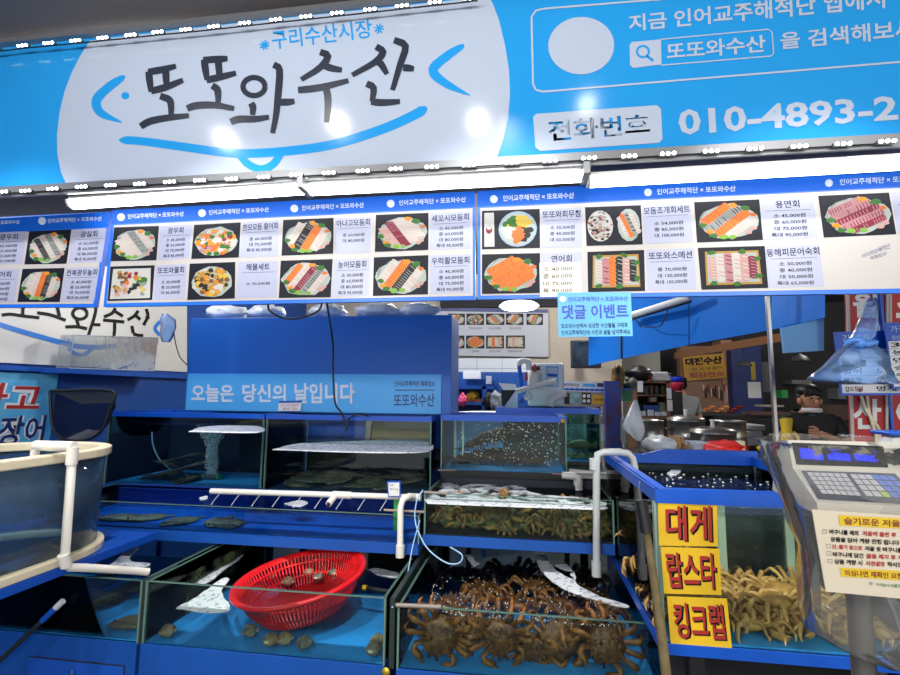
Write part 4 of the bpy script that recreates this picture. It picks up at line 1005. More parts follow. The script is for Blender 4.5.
q = aty(581, 445, 3.75); M = MB(); M.tube([q+V(-.10, 0, .0), q+V(-.06, 0, .0), q+V(0, 0, 0), q+V(.05, 0, 0), q+V(.075, 0, 0), q+V(.11, 0, 0)], [.006, .03, .042, .025, .010, .03], 10, flat=1.0)
t = empty('fish', q, 'pinkish brown fish swimming in the greenish rear tank', 'fish'); M.build('body', pm('fish_brown', '#7a5a4c', .5), t); MB().ell(q+V(-.07, -.025, .008), (.005,)*3, 6, 5).build('eye', BLACK, t)

M = MB()
for k in range(90): M.ell((XR0+.05+.62*rnd.random(), YR0+.06+.9*rnd.random()**.8, 1.1765), (.002+.005*rnd.random(), .002+.004*rnd.random(), .002), 6, 4)
tag(M.build('surface_bubbles', pm('bubble_bright', '#eef4f4')), 'small bubbles scattered on the water of the large crab tank', 'bubbles', kind='stuff')

# ---------------------------------------------------------------- left wall, blue box and what stands around it
LX = -3.165
def wallprint(q, mat, name, label, cat, X=LX, th=.012, parent_mat=None):
    A = Art((X, 0, 0), (1, 0, 0)); c = [A.hit(*p) for p in q]
    t = empty(name, V(X-.006, (c[2].y+c[3].y)/2, min(p.z for p in c)), label, cat)
    MB().prism(c[::-1], V(-th, 0, 0)).build('panel', mat, t); return t, A
t, A = wallprint([(-30, 250), (187, 276), (187, 372), (-30, 361)], pm('wall_sign_white', '#d0cdc4', .5), 'wall_sign', 'off-white wall sign with black brush lettering and a blue swoosh behind the leftmost menu board', 'sign')
k = 5.625
for i, s in enumerate([[(10, 85), (60, 80), (130, 90), (222, 100)], [(130, 20), (128, 88)], [(210, 72), (290, 85), (370, 115)], [(318, 20), (335, 92)],
      [(450+40*math.cos(n*PI/8), 76+32*math.sin(n*PI/8)) for n in range(17)], [(432, 110), (442, 148)], [(368, 152), (430, 150), (490, 162)], [(540, 20), (535, 80), (497, 200)], [(525, 138), (565, 140)],
      [(650, 45), (630, 75), (585, 95)], [(640, 60), (665, 75), (692, 92)], [(580, 113), (640, 118), (700, 124)], [(645, 122), (645, 165), (640, 212)],
      [(778, 60), (755, 90), (718, 112)], [(760, 85), (790, 110)], [(822, 50), (832, 90), (808, 142)], [(818, 100), (842, 98)], [(742, 145), (750, 188)], [(750, 190), (775, 198), (806, 200)]]):
    A.ribbon([(p.x/k, 300+p.y/k) for p in smooth_path([V(x, y, 0) for x, y in s], 3)], 3.3, MBLK, .002+.0002*(i % 5))
A.ribbon([(p.x/k, 300+p.y/k) for p in smooth_path([V(-60, 120, 0), V(150, 185, 0), V(350, 240, 0), V(450, 262, 0), V(620, 262, 0), V(850, 232, 0)], 5)], 5, pm('swoosh_blue', '#1d72c4', .4), .002)
A.ribbon([(p.x/k, 300+p.y/k) for p in smooth_path([V(385, 270, 0), V(425, 302, 0), V(475, 305, 0), V(525, 270, 0)], 5)], 4, pm('swoosh_blue', '#1d72c4'), .0024)
A.ribbon([(p.x/k, 300+p.y/k) for p in smooth_path([V(900, 120, 0), V(872, 160, 0), V(900, 200, 0)], 5)], 3.5, pm('swoosh_blue', '#1d72c4'), .002)
A.build('lettering', t)
q = atx(0, 365, LX); r = atx(186, 373, LX)
tag(MB().box(LX-.005, LX+.03, q.y-1.2, r.y+.3, q.z-.03, q.z-.002).build('wall_rail', BLUE), 'blue painted rail on the wall beneath the off-white wall sign', 'rail')
t, A = wallprint([(-30, 371), (58.5, 374.5), (49, 444), (-40, 447)], pm('poster_sky', '#5fb0d0', .5, col2='#2f93d6', noise_scale=3), 'poster', 'sky-blue poster with red and navy lettering behind the round tank', 'poster')
PW = pm('print_white', '#d8d8d6', .5)
for off, m, lf, bd in ((0, PW, .001, .075), (0, PRED, .002, .02)): A.text('나고', [(-24, 382), (44, 384), (37, 413), (-34, 412)], m, bd, lf)
for off, m, lf, bd in ((0, PW, .001, .075), (0, NAVY, .002, .02)): A.text('장어', [(2, 416), (47, 415), (42, 445), (-6, 447)], m, bd, lf)
A.build('lettering', t)
# clear tray, small blue bag, landing net
FILM = clear('clear_film', (.88, .91, .92), .1, 1.35, .15, 10, milk=.08, milkcol='#c8d0d4')
c = [atx(*p, -2.98) for p in ((74, 335), (158, 338), (154, 371), (69, 368))]
tag(MB().box(LX+.03, -2.96, c[3].y-.05, c[2].y+.1, c[3].z-.035, c[3].z-.004).build('wall_ledge', BLUE), 'narrow blue ledge on the wall carrying the clear plastic tray', 'ledge')
t = empty('plastic_tray', (c[2]+c[3])/2, 'clear plastic tray standing against the off-white wall sign', 'tray')
MB().prism(c[::-1], V(-.10, 0, 0)).build('tray_shell', FILM, t)
M = MB().tube(c+[c[0]], .004, 6); M.build('tray_rim', pm('clear_edge', '#aab4ba', .2), t)
BAGB = clear('blue_bag_film', (.70, .83, .98), .2, 1.35, .4, 26, milk=.26, milkcol='#8fbcf8')
def bag(name, label, pts, depth, Y, mat, seed=0, knot=None, cat='bag', n=14, cap=True):
    """hanging bag: outline rows of (y, x0, x1) in pixels on the plane Y, rounded in depth, crumpled"""
    rows = []
    for i, (y, x0, x1) in enumerate(pts):
        a, b = aty(x0, y, Y), aty(x1, y, Y); c = (a+b)/2; hw = (b-a).length/2
        row = []
        for j in range(n*2):
            t = PI*j/n; w_ = min(depth, hw*.9)
            kx = 1+.10*noise.noise(V(3*math.cos(t), 3*math.sin(t), i*.6+seed))
            ky = 1+.8*noise.noise(V(2.5*math.cos(t)+9, 2.5*math.sin(t), i*.9+seed))
            row.append(V(c.x+hw*math.cos(t)*(1 if j in (0, n) else kx), c.y+w_*math.sin(t)*ky, c.z+(b.z-a.z)/2*math.cos(t)))
        rows.append(row)
    M = MB(); vs = [p for r in rows for p in r]; m = 2*n
    M.add(vs, [(i*m+j, i*m+(j+1) % m, (i+1)*m+(j+1) % m, (i+1)*m+j) for i in range(len(rows)-1) for j in range(m)], 0, True)
    M.add(rows[-1], [tuple(range(m))])
    if cap: M.add(rows[0], [tuple(range(m-1, -1, -1))])
    base = V(sum(p.x for p in rows[-1])/m, Y, min(p.z for p in rows[-1]))
    t = empty(name, base, label, cat); M.build('bag_body', mat, t); return t, rows
bag('plastic_bag', 'small blue plastic bag hanging by the edge of the blue box', [(314, 163, 168), (319, 161, 174), (327, 162, 175), (336, 161, 172), (342, 163, 169)], .05, 3.1, BAGB, 3)
net = empty('landing_net', aty(80, 440, 2.75), 'black framed landing net with dark mesh leaning at the round tank', 'net')
npx = [(50, 391), (112, 391), (109, 410), (103, 428), (92, 438), (76, 441), (60, 437), (52, 424)]
fr = [aty(x, y, 2.75) for x, y in npx]
MB().tube([p for p in smooth_path(fr+[fr[0]], 4)], .009, 8).build('frame', BLACK, net)
cc = sum(fr, V(0, 0, 0))/len(fr)
sp = smooth_path(fr+[fr[0]], 4); M = MB(); m = len(sp)
M.add(sp+[cc+(p-cc)*.55+V(0, .12, 0) for p in sp], [(i, (i+1) % m, m+(i+1) % m, m+i) for i in range(m)], 0, True); M.add([cc+(p-cc)*.55+V(0, .12, 0) for p in sp[:-1]], [tuple(range(m-1))])
M.build('mesh_bag', clear('black_mesh', (.22, .25, .32), .5, 1.2, milk=.35, milkcol='#15181c'), net)
MB().tube([fr[6], fr[6]+V(.08, -.12, -.12)], .008, 8).build('handle', BLACK, net)
# blue box
BX0, BX1, BZ = -2.353, -.47, 2.072
bx = empty('blue_box', (-1.4, 3.4, 1.417), 'large plain blue cabinet box standing on the upper tanks', 'box')
MB().box(BX0, BX1, 3.22, 3.58, 1.417, BZ).build('cabinet_body', pm('box_blue', '#125cb0', .42, noise_amt=.08, noise_scale=3), bx, bevel=.004)
a, b = aty(188, 374, 3.21), aty(441, 411, 3.21)
t = empty('banner', (( a.x+b.x)/2, 3.214, 1.425), 'long light blue banner with pale lettering along the foot of the blue box', 'banner')
zz0, zz1 = aty(314, 412, 3.21).z, aty(314, 374, 3.21).z
MB().box(a.x, b.x, 3.209, 3.2195, zz0, zz1).build('banner_panel', pm('banner_blue', '#46a0dc', .4), t)
A = Art((0, 3.209, 0), (0, -1, 0)); GREYT = pm('print_pale', '#c3cdd8', .4)
A.text('오늘은', [(191.5, 384.5), (234, 384.5), (234, 402), (191.5, 402)], GREYT, .028); A.text('당신의', [(242.5, 384), (286, 384), (286, 402.5), (242.5, 402.5)], GREYT, .028); A.text('날입니다', [(294.5, 383), (355, 383), (355, 403.5), (294.5, 403.5)], GREYT, .028)
A.text('인어교주해적단 제휴업소', [(394.5, 381), (435, 381), (435, 386.5), (394.5, 386.5)], NAVY, .02); A.poly([(395, 389.6), (434.5, 389.6), (434.5, 390.6), (395, 390.6)], NAVY)
A.text('또또와수산', [(394, 394), (434.5, 393.5), (434.5, 406.5), (394, 407)], NAVY, .012); A.build('lettering', t)
A = Art((0, 3.19, 0), (0, -1, 0)); c = [A.hit(*p) for p in ((279, 401), (302, 400.5), (300, 411), (278, 411))]
t = empty('price_tag', (c[2]+c[3])/2, 'small white and blue tag standing in front of the long banner', 'tag'); MB().prism(c[::-1], V(0, .004, 0)).build('card', PW, t)
A.poly([(279, 401), (302, 400.5), (301.8, 402.6), (278.8, 403)], BLUE); A.text('온누리상품권', [(281, 404), (299, 403.7), (298.5, 406.2), (280.6, 406.5)], PRED, 0); A.text('결제 가능', [(283, 407.4), (298, 407.2), (297.5, 409.8), (282.7, 410)], PRED, 0); A.build('lettering', t)
A = Art((0, 2.53, 0), (0, -1, 0)); c = [A.hit(*p) for p in ((387, 481), (400.5, 481), (400.5, 497), (388, 497))]
t = empty('price_tag', (c[2]+c[3])/2, 'small white label card with blue border clipped above the drop pipe', 'tag'); MB().prism(c[::-1], V(0, .003, 0)).build('card', BLUEF, t)
A.poly([(388.3, 482.6), (399.3, 482.6), (399.3, 496), (388.8, 496)], PW); A.text('국산', [(389.5, 484), (394, 484), (394, 486), (389.5, 486)], MBLK, 0, .002); A.text('광어 1kg', [(390, 488), (398, 488), (398, 490.5), (390, 490.5)], MBLK, 0, .002); A.build('lettering', t)
g0, g1 = aty(396, 497, 2.56), aty(397, 531, 2.56)
tag(MB().box(g0.x-.012, g0.x+.02, 2.562, 2.57, g1.z, g0.z).build('green_stick', pm('green_plastic', '#2e9a46', .4)), 'green plastic strip standing in the trough beside the drop pipe', 'stick')
g0, g1 = aty(384, 510, 2.497), aty(424, 512, 2.497)
tag(MB().tube([g0, g1], .006, 8).build('wood_rod', pm('rod_wood', '#9a8878', .6)), 'thin wooden rod lying across the glass edge of the blue trough', 'rod')
# packs on top of the blue box, dark boards behind them
PACK = pm('silver_pack', '#d4d6d8', .3, .05, noise_amt=.25, noise_scale=14, bump=.9)
for i, (x0, x1, y0) in enumerate(((206, 246, 303), (247, 284, 302), (309, 345, 303), (354, 400, 302), (398, 438, 302))):
    a, b = aty(x0, 317, 3.34), aty(x1, y0, 3.34)
    M = MB(); cx = (a.x+b.x)/2; hw = (b.x-a.x)/2
    M.ell((cx, 3.36, BZ+.055), (hw, .09, .055), 22, 12, nz=.35, ns=3.5, seed=i*3.1)
    tag(M.build('foil_pack', PACK), ['crumpled silver pack at the far end of the top of the blue box', 'crumpled silver pack, second on top of the blue box', 'silver pack by the hanging cables on top of the blue box', 'silver pack fourth along the top of the blue box', 'silver pack nearest the fish-tank end on top of the blue box'][i], 'pack', 'silver packs on the blue box')
CB = [([(268, 303), (270, 311), (283, 318), (300, 318), (318, 311), (323, 300)], 'black cable sagging in a loop under the middle menu board'),
      ([(326, 298), (330, 322), (333, 345), (333, 370), (335, 402), (341, 412), (346, 424), (346, 431)], 'black cable hanging down in front of the blue box into the upper tanks'),
      ([(346, 425), (350, 418), (358, 414), (370, 416)], 'short black cable end lying on the rim of the upper tanks')]
for i, (pt, lb) in enumerate(CB):
    cable([aty(x, y, 2.12 if i == 0 else (3.0-.8*max(0, (330-y)/40) if y < 330 else 2.96)) for x, y in pt], .006 if i else .005, BLACK, 'black_cable', lb)
cable([atx(174, 333, -2.6), atx(176, 345, -2.6), atx(180, 357, -2.6), atx(187, 365, -2.55)], .004, BLACK, 'black_cable', 'thin black cable hanging beside the small blue bag')

# pole with a white and blue tip in the leftmost tank
p = [aty(-8, 668, 1.93), aty(42, 621, 1.955), aty(63, 601, 1.97)]
t = empty('net_pole', p[0], 'dark pole with a blue and white tip leaning over the leftmost bottom tank', 'pole')
MB().tube([p[0], p[1]], .010, 10).build('shaft', pm('pole_dark', '#20262a', .35), t); MB().tube([p[1], p[1]*.35+p[2]*.65], .012, 10).build('blue_sleeve', BLUEF, t); MB().tube([p[1]*.35+p[2]*.65, p[2]], .0125, 10).build('white_tip', WHITE, t)
p = [atz(367, 588, .64), atz(391, 592, .64)]
t = empty('floating_tool', p[0], 'short black rod with yellow ends floating in the basket tank', 'tool')
MB().tube([p[0], p[1]], .011, 8).build('rod', BLACK, t)
for e, s in ((p[0], p[0]-p[1]), (p[1], p[1]-p[0])): MB().tube([e, e+s.normalized()*.02], .012, 8).build('yellow_end', pm('yellow_plastic', '#e2b51c', .4), t)
a, b, c2 = aty(638, 500, 2.05), aty(650, 536, 2.03), aty(662, 672, 2.0)
t = empty('stick', V(.38, 1.64, .6), 'weathered wooden stick with a black grip hung at the corner of the large crab tank', 'stick')
P0 = aty(641, 500, 1.69); P1 = aty(647, 533, 1.675); P2 = aty(661, 628, 1.64)
MB().tube([P0, P1], [.017, .019], 10).build('grip', BLACK, t); MB().tube([P1, P2, aty(668, 690, 1.62)], [.011, .014, .015], 8).build('wood', pm('stick_wood', '#4e4228', .7, col2='#80704a', noise_scale=12), t)
MB().tube([P0, aty(639, 490, 1.71), aty(640, 481, 1.80)], .002, 5).build('wire', DKSTEEL, t)
# aprons of grey wood on glass corners
for (x0, y0, x1, y1, Y, lb) in ((396, 605, 441, 607, 1.995, 'grey wooden corner strip on the glass edge of the brown crab tank'), (424, 492, 448, 493.5, 2.49, 'grey corner strip on the glass edge of the small crab tank'), (438, 470, 456, 470, 3.03, 'grey strip under the front corner of the lobster tank'), (552, 473.5, 570, 474.5, 3.03, 'grey strip under the far front corner of the lobster tank')):
    a, b = aty(x0, y0, Y), aty(x1, y1, Y)
    tag(MB().tube([a, b], .006 if Y > 2.3 else .008, 6).build('corner_strip', pm('strip_wood', '#8a8078', .6)), lb, 'strip')
cb = aty(372, 436, 3.72), aty(432, 413, 3.72)
tag(MB().box(cb[0].x, cb[1].x+.05, 3.70, 3.95, 0, 1.55).build('cardboard_stack', pm('cardboard', '#a88a58', .8)), 'tan cardboard carton behind the flatfish tank', 'carton')

# ---------------------------------------------------------------- middle of the stall, behind the lobster tank
MY = 6.85
A = Art((0, MY, 0), (0, -1, 0)); c = [A.hit(*p) for p in ((430, 307), (548, 309.5), (548.5, 357), (430, 355.5))]
t = empty('far_menu_board', (c[2]+c[3])/2, 'far menu board with small dish pictures hanging over the back of the stall', 'menu board')
MB().prism(c[::-1], V(0, .03, 0)).build('board_panel', pm('far_board', '#a2a4ac', .5), t)
A.poly([(430, 307), (548, 309.5), (548, 313), (430, 311)], pm('far_head', '#2a3768', .5)); A.build('header_strip', t)
for j, (x0, x1) in enumerate(((448, 465), (466.5, 484), (486, 504.5), (506, 523.5), (526.5, 543))): food(A, [(x0, 313.5), (x1, 313.7), (x1, 325), (x0, 324.8)], [.4, 'mixed', -.5, .5, .3][j], 'white,salmon,red,green,gold' if j == 1 else 'wogw', 40+j, t)
for j, (x0, x1) in enumerate(((448, 464.5), (466, 484.5), (486, 504), (506, 525))): food(A, [(x0, 335.5), (x1, 335.5), (x1, 348.5), (x0, 348.5)], [.4, .8, 'box', 'box'][j], ['owrw', 'oooo', 'wowp', 'wpww'][j], 50+j, t)
for tx, x0, x1, y in (('한모모듬 활어회', 469, 482, 327), ('아나고모둠회', 489, 501, 327), ('세꼬시모둠회', 509, 521, 327), ('연어회', 472, 479, 350), ('또또와스메션', 489, 501, 350), ('동해피문어숙회', 508, 522, 350)): A.text(tx, [(x0, y), (x1, y), (x1, y+2.6), (x0, y+2.6)], MBLK, 0)
A.build('lettering', t)
def pbox(name, x0, y0, x1, y1, Y, dep, mat, label, cat, bevel=0, parent=None, z0=None, parts=None):
    cx = (x0+x1)/2; cy = (y0+y1)/2
    a, b = aty(x0, cy, Y).x, aty(x1, cy, Y).x; t_, u_ = aty(cx, y0, Y).z, aty(cx, y1, Y).z
    o = MB().box(a, b, Y, Y+dep, u_ if z0 is None else z0, t_).build(name, mat, parent, bevel=bevel)
    if label: tag(o, label, cat)
    return o
def tiles(name, base, grout, sc_=9):
    m = pm(name, base, .3); nt = m.node_tree; b = nt.nodes['Principled BSDF']; br = nt.nodes.new('ShaderNodeTexBrick'); tc = nt.nodes.new('ShaderNodeTexCoord')
    mp = nt.nodes.new('ShaderNodeMapping'); mp.inputs['Rotation'].default_value = (PI/2, 0, 0)
    br.inputs['Scale'].default_value = sc_; br.offset = 0; br.inputs['Color1'].default_value = br.inputs['Color2'].default_value = lin(base); br.inputs['Mortar'].default_value = lin(grout); br.inputs['Mortar Size'].default_value = .012
    br.inputs['Brick Width'].default_value = 1.0; br.inputs['Row Height'].default_value = .5
    nt.links.new(tc.outputs['Object'], mp.inputs[0]); nt.links.new(mp.outputs[0], br.inputs[0]); nt.links.new(br.outputs[0], b.inputs['Base Color']); return m
o = pbox('wall_tiled', 425, 358.5, 530, 440, 6.2, .1, tiles('white_tiles', '#b9bec2', '#7d858c', 3.2), None, None, z0=0); o['kind'] = 'structure'
o = pbox('wall_blue_dado', 425, 372, 530, 440, 6.1, .09, DKBLUE, None, None, z0=0); o['kind'] = 'structure'
t = empty('blue_shelf', aty(475, 410, 5.2), 'blue open shelf counter behind the lobster tank', 'shelf')
for nm, r in (('back_panel', (446, 379, 500, 430, 5.4, .03)), ('top_shelf', (450, 385.5, 492, 389, 5.0, .4)), ('lower_shelf', (446, 402, 500, 405, 5.0, .4)), ('side_panel', (482, 386, 486, 430, 5.0, .4))):
    pbox(nm, *r[:5], r[5], BLUE if nm != 'back_panel' else DKBLUE, None, None, parent=t, z0=0 if nm in ('side_panel', 'back_panel') else None)
for x0, y0, x1, y1, mt, nm, lb in ((463, 365, 480, 379, WHITE, 'white_box', 'white box with a steel jug above it on the far counter'), (486, 376, 491, 384, pm('box_grey', '#aab0b6', .4), 'grey_tin', 'small grey tin on the far blue counter')):
    pbox(nm, x0, y0+6 if nm == 'white_box' else y0, x1, y1, 5.25, .12, mt, lb, 'box', bevel=.004)
def blob(name, x0, y0, x1, y1, Y, mat, label, cat, nz=.4, seed=1, dep=.08, ns=2.5, group=None):
    a, b = aty(x0, y1, Y), aty(x1, y0, Y)
    o = MB().ell(((a.x+b.x)/2, Y, (a.z+b.z)/2), ((b.x-a.x)/2, dep, (b.z-a.z)/2), 16, 12, nz=nz, ns=ns, seed=seed).build(name, mat)
    return tag(o, label, cat, group)
blob('pink_glove', 458, 395, 467, 406, 4.95, pm('glove_pink', '#d8487a', .5), 'pink rubber glove draped over the far blue shelf', 'glove', .7, 2, .03)
blob('yellow_cloth', 466, 391, 480, 402, 5.1, pm('cloth_yellow', '#d4a42a', .8), 'yellow cloth bundle on the far blue shelf', 'cloth', .5, 4)
pbox('orange_tray', 464, 399, 482, 402.5, 5.05, .2, pm('tray_orange', '#d8702a', .5), 'orange tray on the lower far blue shelf', 'tray')
blob('black_bag', 484, 392, 493, 412, 4.9, BLACK, 'black bag hanging between the blue shelf and the white machine', 'bag', .4, 7)
blob('patterned_bag', 490, 392, 502, 411, 4.8, pm('bag_grey', '#3c4148', .6, col2='#9aa0a8', noise_scale=20), 'grey mottled bag beside the black and white panel', 'bag', .4, 9)
# black and white folded panel
A = Art((0, 4.3, 0), (0, -1, 0)); c = [A.hit(*p) for p in ((501, 390), (517.5, 390), (517.5, 410), (502, 410))]
t = empty('folded_panel', (c[2]+c[3])/2, 'panel half black half white standing behind the lobster tank', 'panel')
MB().prism(c[::-1], V(0, .12, 0)).build('panel', pm('panel_pale', '#b8c0d4', .4), t); A.poly([(501, 390), (516, 390), (502, 410)], BLACK); A.build('black_triangle', t)
MB().prism([q+V(0, -.02, 0) for q in (c[0]+V(-.02, 0, .06), c[0]+V(.02, 0, 0), c[1]+V(0, 0, 0), c[1]+V(-.02, 0, .05))], V(0, .14, 0)).build('folded_lid', WHITE, t)
# white filter machine
a, b = aty(528, 404, 4.2), aty(564, 363, 4.2)
t = empty('filter_machine', ((a.x+b.x)/2, 4.3, 1.462), 'white filter machine with pipes and red valves behind the lobster tank', 'machine')
MB().box(a.x, b.x, 4.2, 4.39, 1.462, b.z).build('body', pm('machine_white', '#d2d8de', .35), t, bevel=.02)
q = aty(534, 366, 4.18); r = aty(534, 388, 4.18)
MB().lathe([(.0, 0), (.045, 0), (.045, r.z-q.z), (0, r.z-q.z)], (q.x, 4.16, q.z), 16).build('filter_canister', PVC, t)
for x, y, x2, y2, nm in ((533.5, 364, 536, 372, 'red_valve'), (525, 372, 528, 381, 'red_tap')):
    u, v = aty(x, y, 4.1), aty(x2, y2, 4.1); MB().box(u.x, v.x, 4.09, 4.13, v.z, u.z).build(nm, pm('valve_red', '#c8281c', .4), t, bevel=.004)
u = aty(534.5, 368, 4.11); MB().tube([u+V(-.045, 0, 0), u+V(.045, 0, 0)], .018, 8).build('valve_body', DKSTEEL, t)
A = Art((0, 4.199, 0), (0, -1, 0)); A.poly([(546, 366), (558.5, 366.5), (558.5, 387), (546, 386.5)], pm('label_blue', '#3d9bd8', .4)); A.poly([(547, 367.5), (557.5, 368), (557.5, 386), (547, 385.5)], SGW, .0015); A.poly([(547.5, 373.5), (557.3, 374), (557.3, 377), (547.5, 376.5)], MHEAD, .002)
A.poly([(533, 374), (542, 374), (542, 382), (533, 382)], SGW, .0012); A.disc(536, 380, .9, .9, PRED, .002); A.disc(539, 380, .9, .9, pm('led_green', '#2ea860'), .002); A.build('control_labels', t)
def rtube(pts, r, mat, nm, par, Y): MB().tube(smooth_path([aty(x, y, Y) for x, y in pts], 4), r, 10).build(nm, mat, par)
rtube([(516, 391.5), (535, 386), (556, 381)], .022, PVC, 'cross_pipe', t, 4.05)
rtube([(529, 370), (528, 362), (521, 361), (518.5, 366)], .024, PVC, 'elbow_pipe', t, 4.1); rtube([(519, 366), (520.5, 376), (522, 388)], .016, BLUEF, 'blue_hose', t, 4.08)
rtube([(566, 393), (553, 399), (550, 406)], .03, PVC, 'return_pipe', t, 4.1); rtube([(524, 398), (530, 396), (526, 393)], .026, PVC, 'small_elbow', t, 4.05); rtube([(518, 402), (524, 400), (529, 397)], .016, BLUEF, 'lower_hose', t, 4.05)
# screen, poster board, post
t = empty('wall_screen', aty(586, 367, 6.0), 'black television screen on the back wall under the blue fascia', 'television')
pbox('casing', 571, 340, 601, 368, 6.0, .08, BLACK, None, None, parent=t, bevel=.01); pbox('screen', 573, 342, 599, 366, 5.995, .01, pm('screen_dark', '#14181e', .12, col2='#3a4450', noise_scale=5), None, None, parent=t)
MB().box(aty(586, 350, 6.1).x-.05, aty(586, 350, 6.1).x+.05, 6.07, 6.95, aty(586, 356, 6.1).z, aty(586, 350, 6.1).z).build('wall_arm', DKSTEEL, t)
A = Art((0, 4.9, 0), (0, -1, 0)); q = [(560, 380.5), (605, 382.5), (605, 441), (562, 441)]; c = [A.hit(*p) for p in q]
t = empty('poster_board', (c[2]+c[3])/2, 'white poster board with dish photos and a blue wave strip by the rusty blue post', 'poster'); MB().prism(c[::-1], V(0, .03, 0)).build('panel', pm('board_white', '#c8ccd4', .4), t)
A.poly([(560, 388.2), (605, 389.5), (605, 391), (560, 390)], MHEAD, .001)
for k2 in range(9): A.disc(562+5*k2, 389+.15*k2, 2, 1.3, MHEAD, .0013, 10)
A.text('또또와수산', [(564, 383), (579, 383.5), (579, 386.8), (564, 386.4)], MBLK, .01); A.poly([(583, 383.5), (595, 384), (595, 387), (583, 386.5)], SGC, .001); A.poly([(597, 383), (603.5, 383.2), (603.5, 387), (597, 386.8)], NAVY, .001)
A.poly([(563, 391), (605, 392.3), (604.5, 424), (563, 424)], pm('poster_tan', '#8f8678', .5), .001)
for x0, x1, m in ((564, 569.5, BLACK), (570, 580.5, pm('ph_a', '#8fb0c0', .5, col2='#4a7a5a', noise_scale=20)), (582, 591, BLACK)): A.poly([(x0, 392.5), (x1, 393), (x1, 404.5), (x0, 404)], m, .0015)
for k2 in range(4): A.disc(584.2+(k2 % 2)*4.4, 396+(k2//2)*5, 1.7, 1.9, PW, .002, 10)
A.poly([(592.5, 395), (604, 395.3), (604, 404.5), (592, 404)], pm('poster_yellow', '#e0a81c', .5), .0015); A.text('수산시장', [(593.5, 398), (603, 398.2), (603, 401), (593.5, 400.8)], MBLK, .02, .002)
for k2 in range(10): A.disc(597+(k2 % 3)*2.4, 408+(k2//3)*3.6, 1.3, 1.6, [PRED, NAVY, PW][k2 % 3], .002, 8)
A.build('pictures', t)
o = pbox('blue_post', 606, 381, 622, 470, 4.8, .12, pm('rusty_blue', '#1d4aa8', .6, col2='#5a3424', noise_scale=6), 'blue steel post with rust patches behind the crab tank', 'post', z0=0)
tag(MB().lathe([(0, .03), (.16, .03), (.2, 0), (.16, -.03), (0, -.035)], aty(519, 306, 5.0), 24).build('ceiling_lamp', pm('lamp_white', '#ffffff', emit=4)), 'round white ceiling lamp at the back of the stall under the menu boards', 'lamp')
q = aty(519, 306, 5.0); MB().tube([q+V(0, 0, .03), V(q.x, q.y, 3.24)], .006, 6).build('cord', BLACK, bpy.data.objects['ceiling_lamp'])
pbox('dark_valance', 440, 296, 640, 306.5, 6.83, .05, DARK, 'dark board above the far menu board', 'board')

# ---------------------------------------------------------------- hall on the right
FAS = pm('fascia_blue', '#1078dc', .6, spec=.12)
t = empty('awning_fascia', aty(690, 345, 4.0), 'big blue awning fascia slanting across behind the event notice', 'awning')
def plank(par, nm, mat, q, Ys, th=.03):
    c = [aty(x, y, Y) for (x, y), Y in zip(q, Ys)]
    MB().prism(c[::-1], V(0, th, 0)).build(nm, mat, par)
YF = lambda x: 5.0-(x-589)/(825-589)*1.9
for x0, x1, b0, b1 in ((589, 620.5, 365.5, 359), (621.5, 688.5, 358.6, 345), (690, 770.5, 344.5, 330), (772, 825, 329.7, 317.5)):
    tp = 318 if x0 < 600 else (300 if x0 < 680 else 286)
    plank(t, 'panel', FAS, [(x0, tp if x0 > 600 else 300), (x1, tp if x0 < 600 or x0 > 680 else 286), (x1, b1), (x0, b0)], [YF(x0), YF(x1), YF(x1), YF(x0)])
A0, A1 = aty(621, 330, YF(621)-.01), aty(621, 359, YF(621)-.01)
MB().tube([A0, A1], .008, 6).build('seam_strip', DKSTEEL, t)
t = empty('flap', aty(804, 352, 3.2), 'pale blue flap hanging below the end of the blue awning fascia', 'flap')
plank(t, 'panel', pm('flap_blue', '#86c4ee', .45), [(782, 327.5), (824, 318.5), (824, 350.5), (785, 353)], [3.3, 3.2, 3.2, 3.3])
MB().tube([aty(782, 327, 3.32), aty(824, 318, 3.22)], .006, 6).build('hem', FAS, t)
t = empty('tube_lamp', aty(630, 318, 4.6), 'white tube lamp fixed along the upper edge of the blue awning', 'lamp')
MB().tube([aty(627, 317, 4.55), aty(690, 297, 4.0)], .028, 10).build('tube', WHITE, t); MB().tube([aty(626, 320, 4.58), aty(690, 300.5, 4.03)], .02, 8).build('mount', DKSTEEL, t)
cable([aty(636, 320, 4.5), aty(642, 326, 4.4), aty(655, 327, 4.3), aty(662, 324, 4.2), aty(668, 309, 4.15)], .005, BLACK, 'black_cable', 'thin black cable drooping over the blue awning fascia')
pbox('steel_pole', 771.3, 290, 774.3, 445, 3.35, .03, STEEL, 'thin upright steel pole in the hall between the flap and the fascia', 'pole', z0=0)
# far hall structures
def sbox(nm, *a, **k): o = pbox(nm, *a, None, None, **k); o['kind'] = 'structure'; return o
BEAMB = pm('beam_brown', '#7a4a22', .6)
p0, p1 = aty(676, 352, 8.0), aty(792, 331, 6.2)
o = MB().prism([p0, p1, p1+V(0, 0, -.1), p0+V(0, 0, -.1)], V(0, .12, 0)).build('trim_beam', BEAMB); o['kind'] = 'structure'
sbox('pillar_peach', 724, 340, 735, 470, 9.0, .4, pm('pillar_peach', '#b88a72', .7), z0=0)
sbox('pillar_blue', 734, 344, 764, 470, 8.8, .4, pm('pillar_blue', '#24346e', .6), z0=0)
sbox('wall_hall_white', 622, 345, 662, 470, 8.6, .2, pm('hall_white', '#a8a49e', .7), z0=0)
sbox('wall_hall_tan', 682, 346, 724, 470, 9.02, .2, pm('hall_tan', '#8a6a58', .8, noise_amt=.4, noise_scale=2), z0=0)
A = Art((0, 8.96, 0), (0, -1, 0)); q = [(682.5, 357), (723.5, 353), (727, 378), (685, 381)]; c = [A.hit(*p) for p in q]
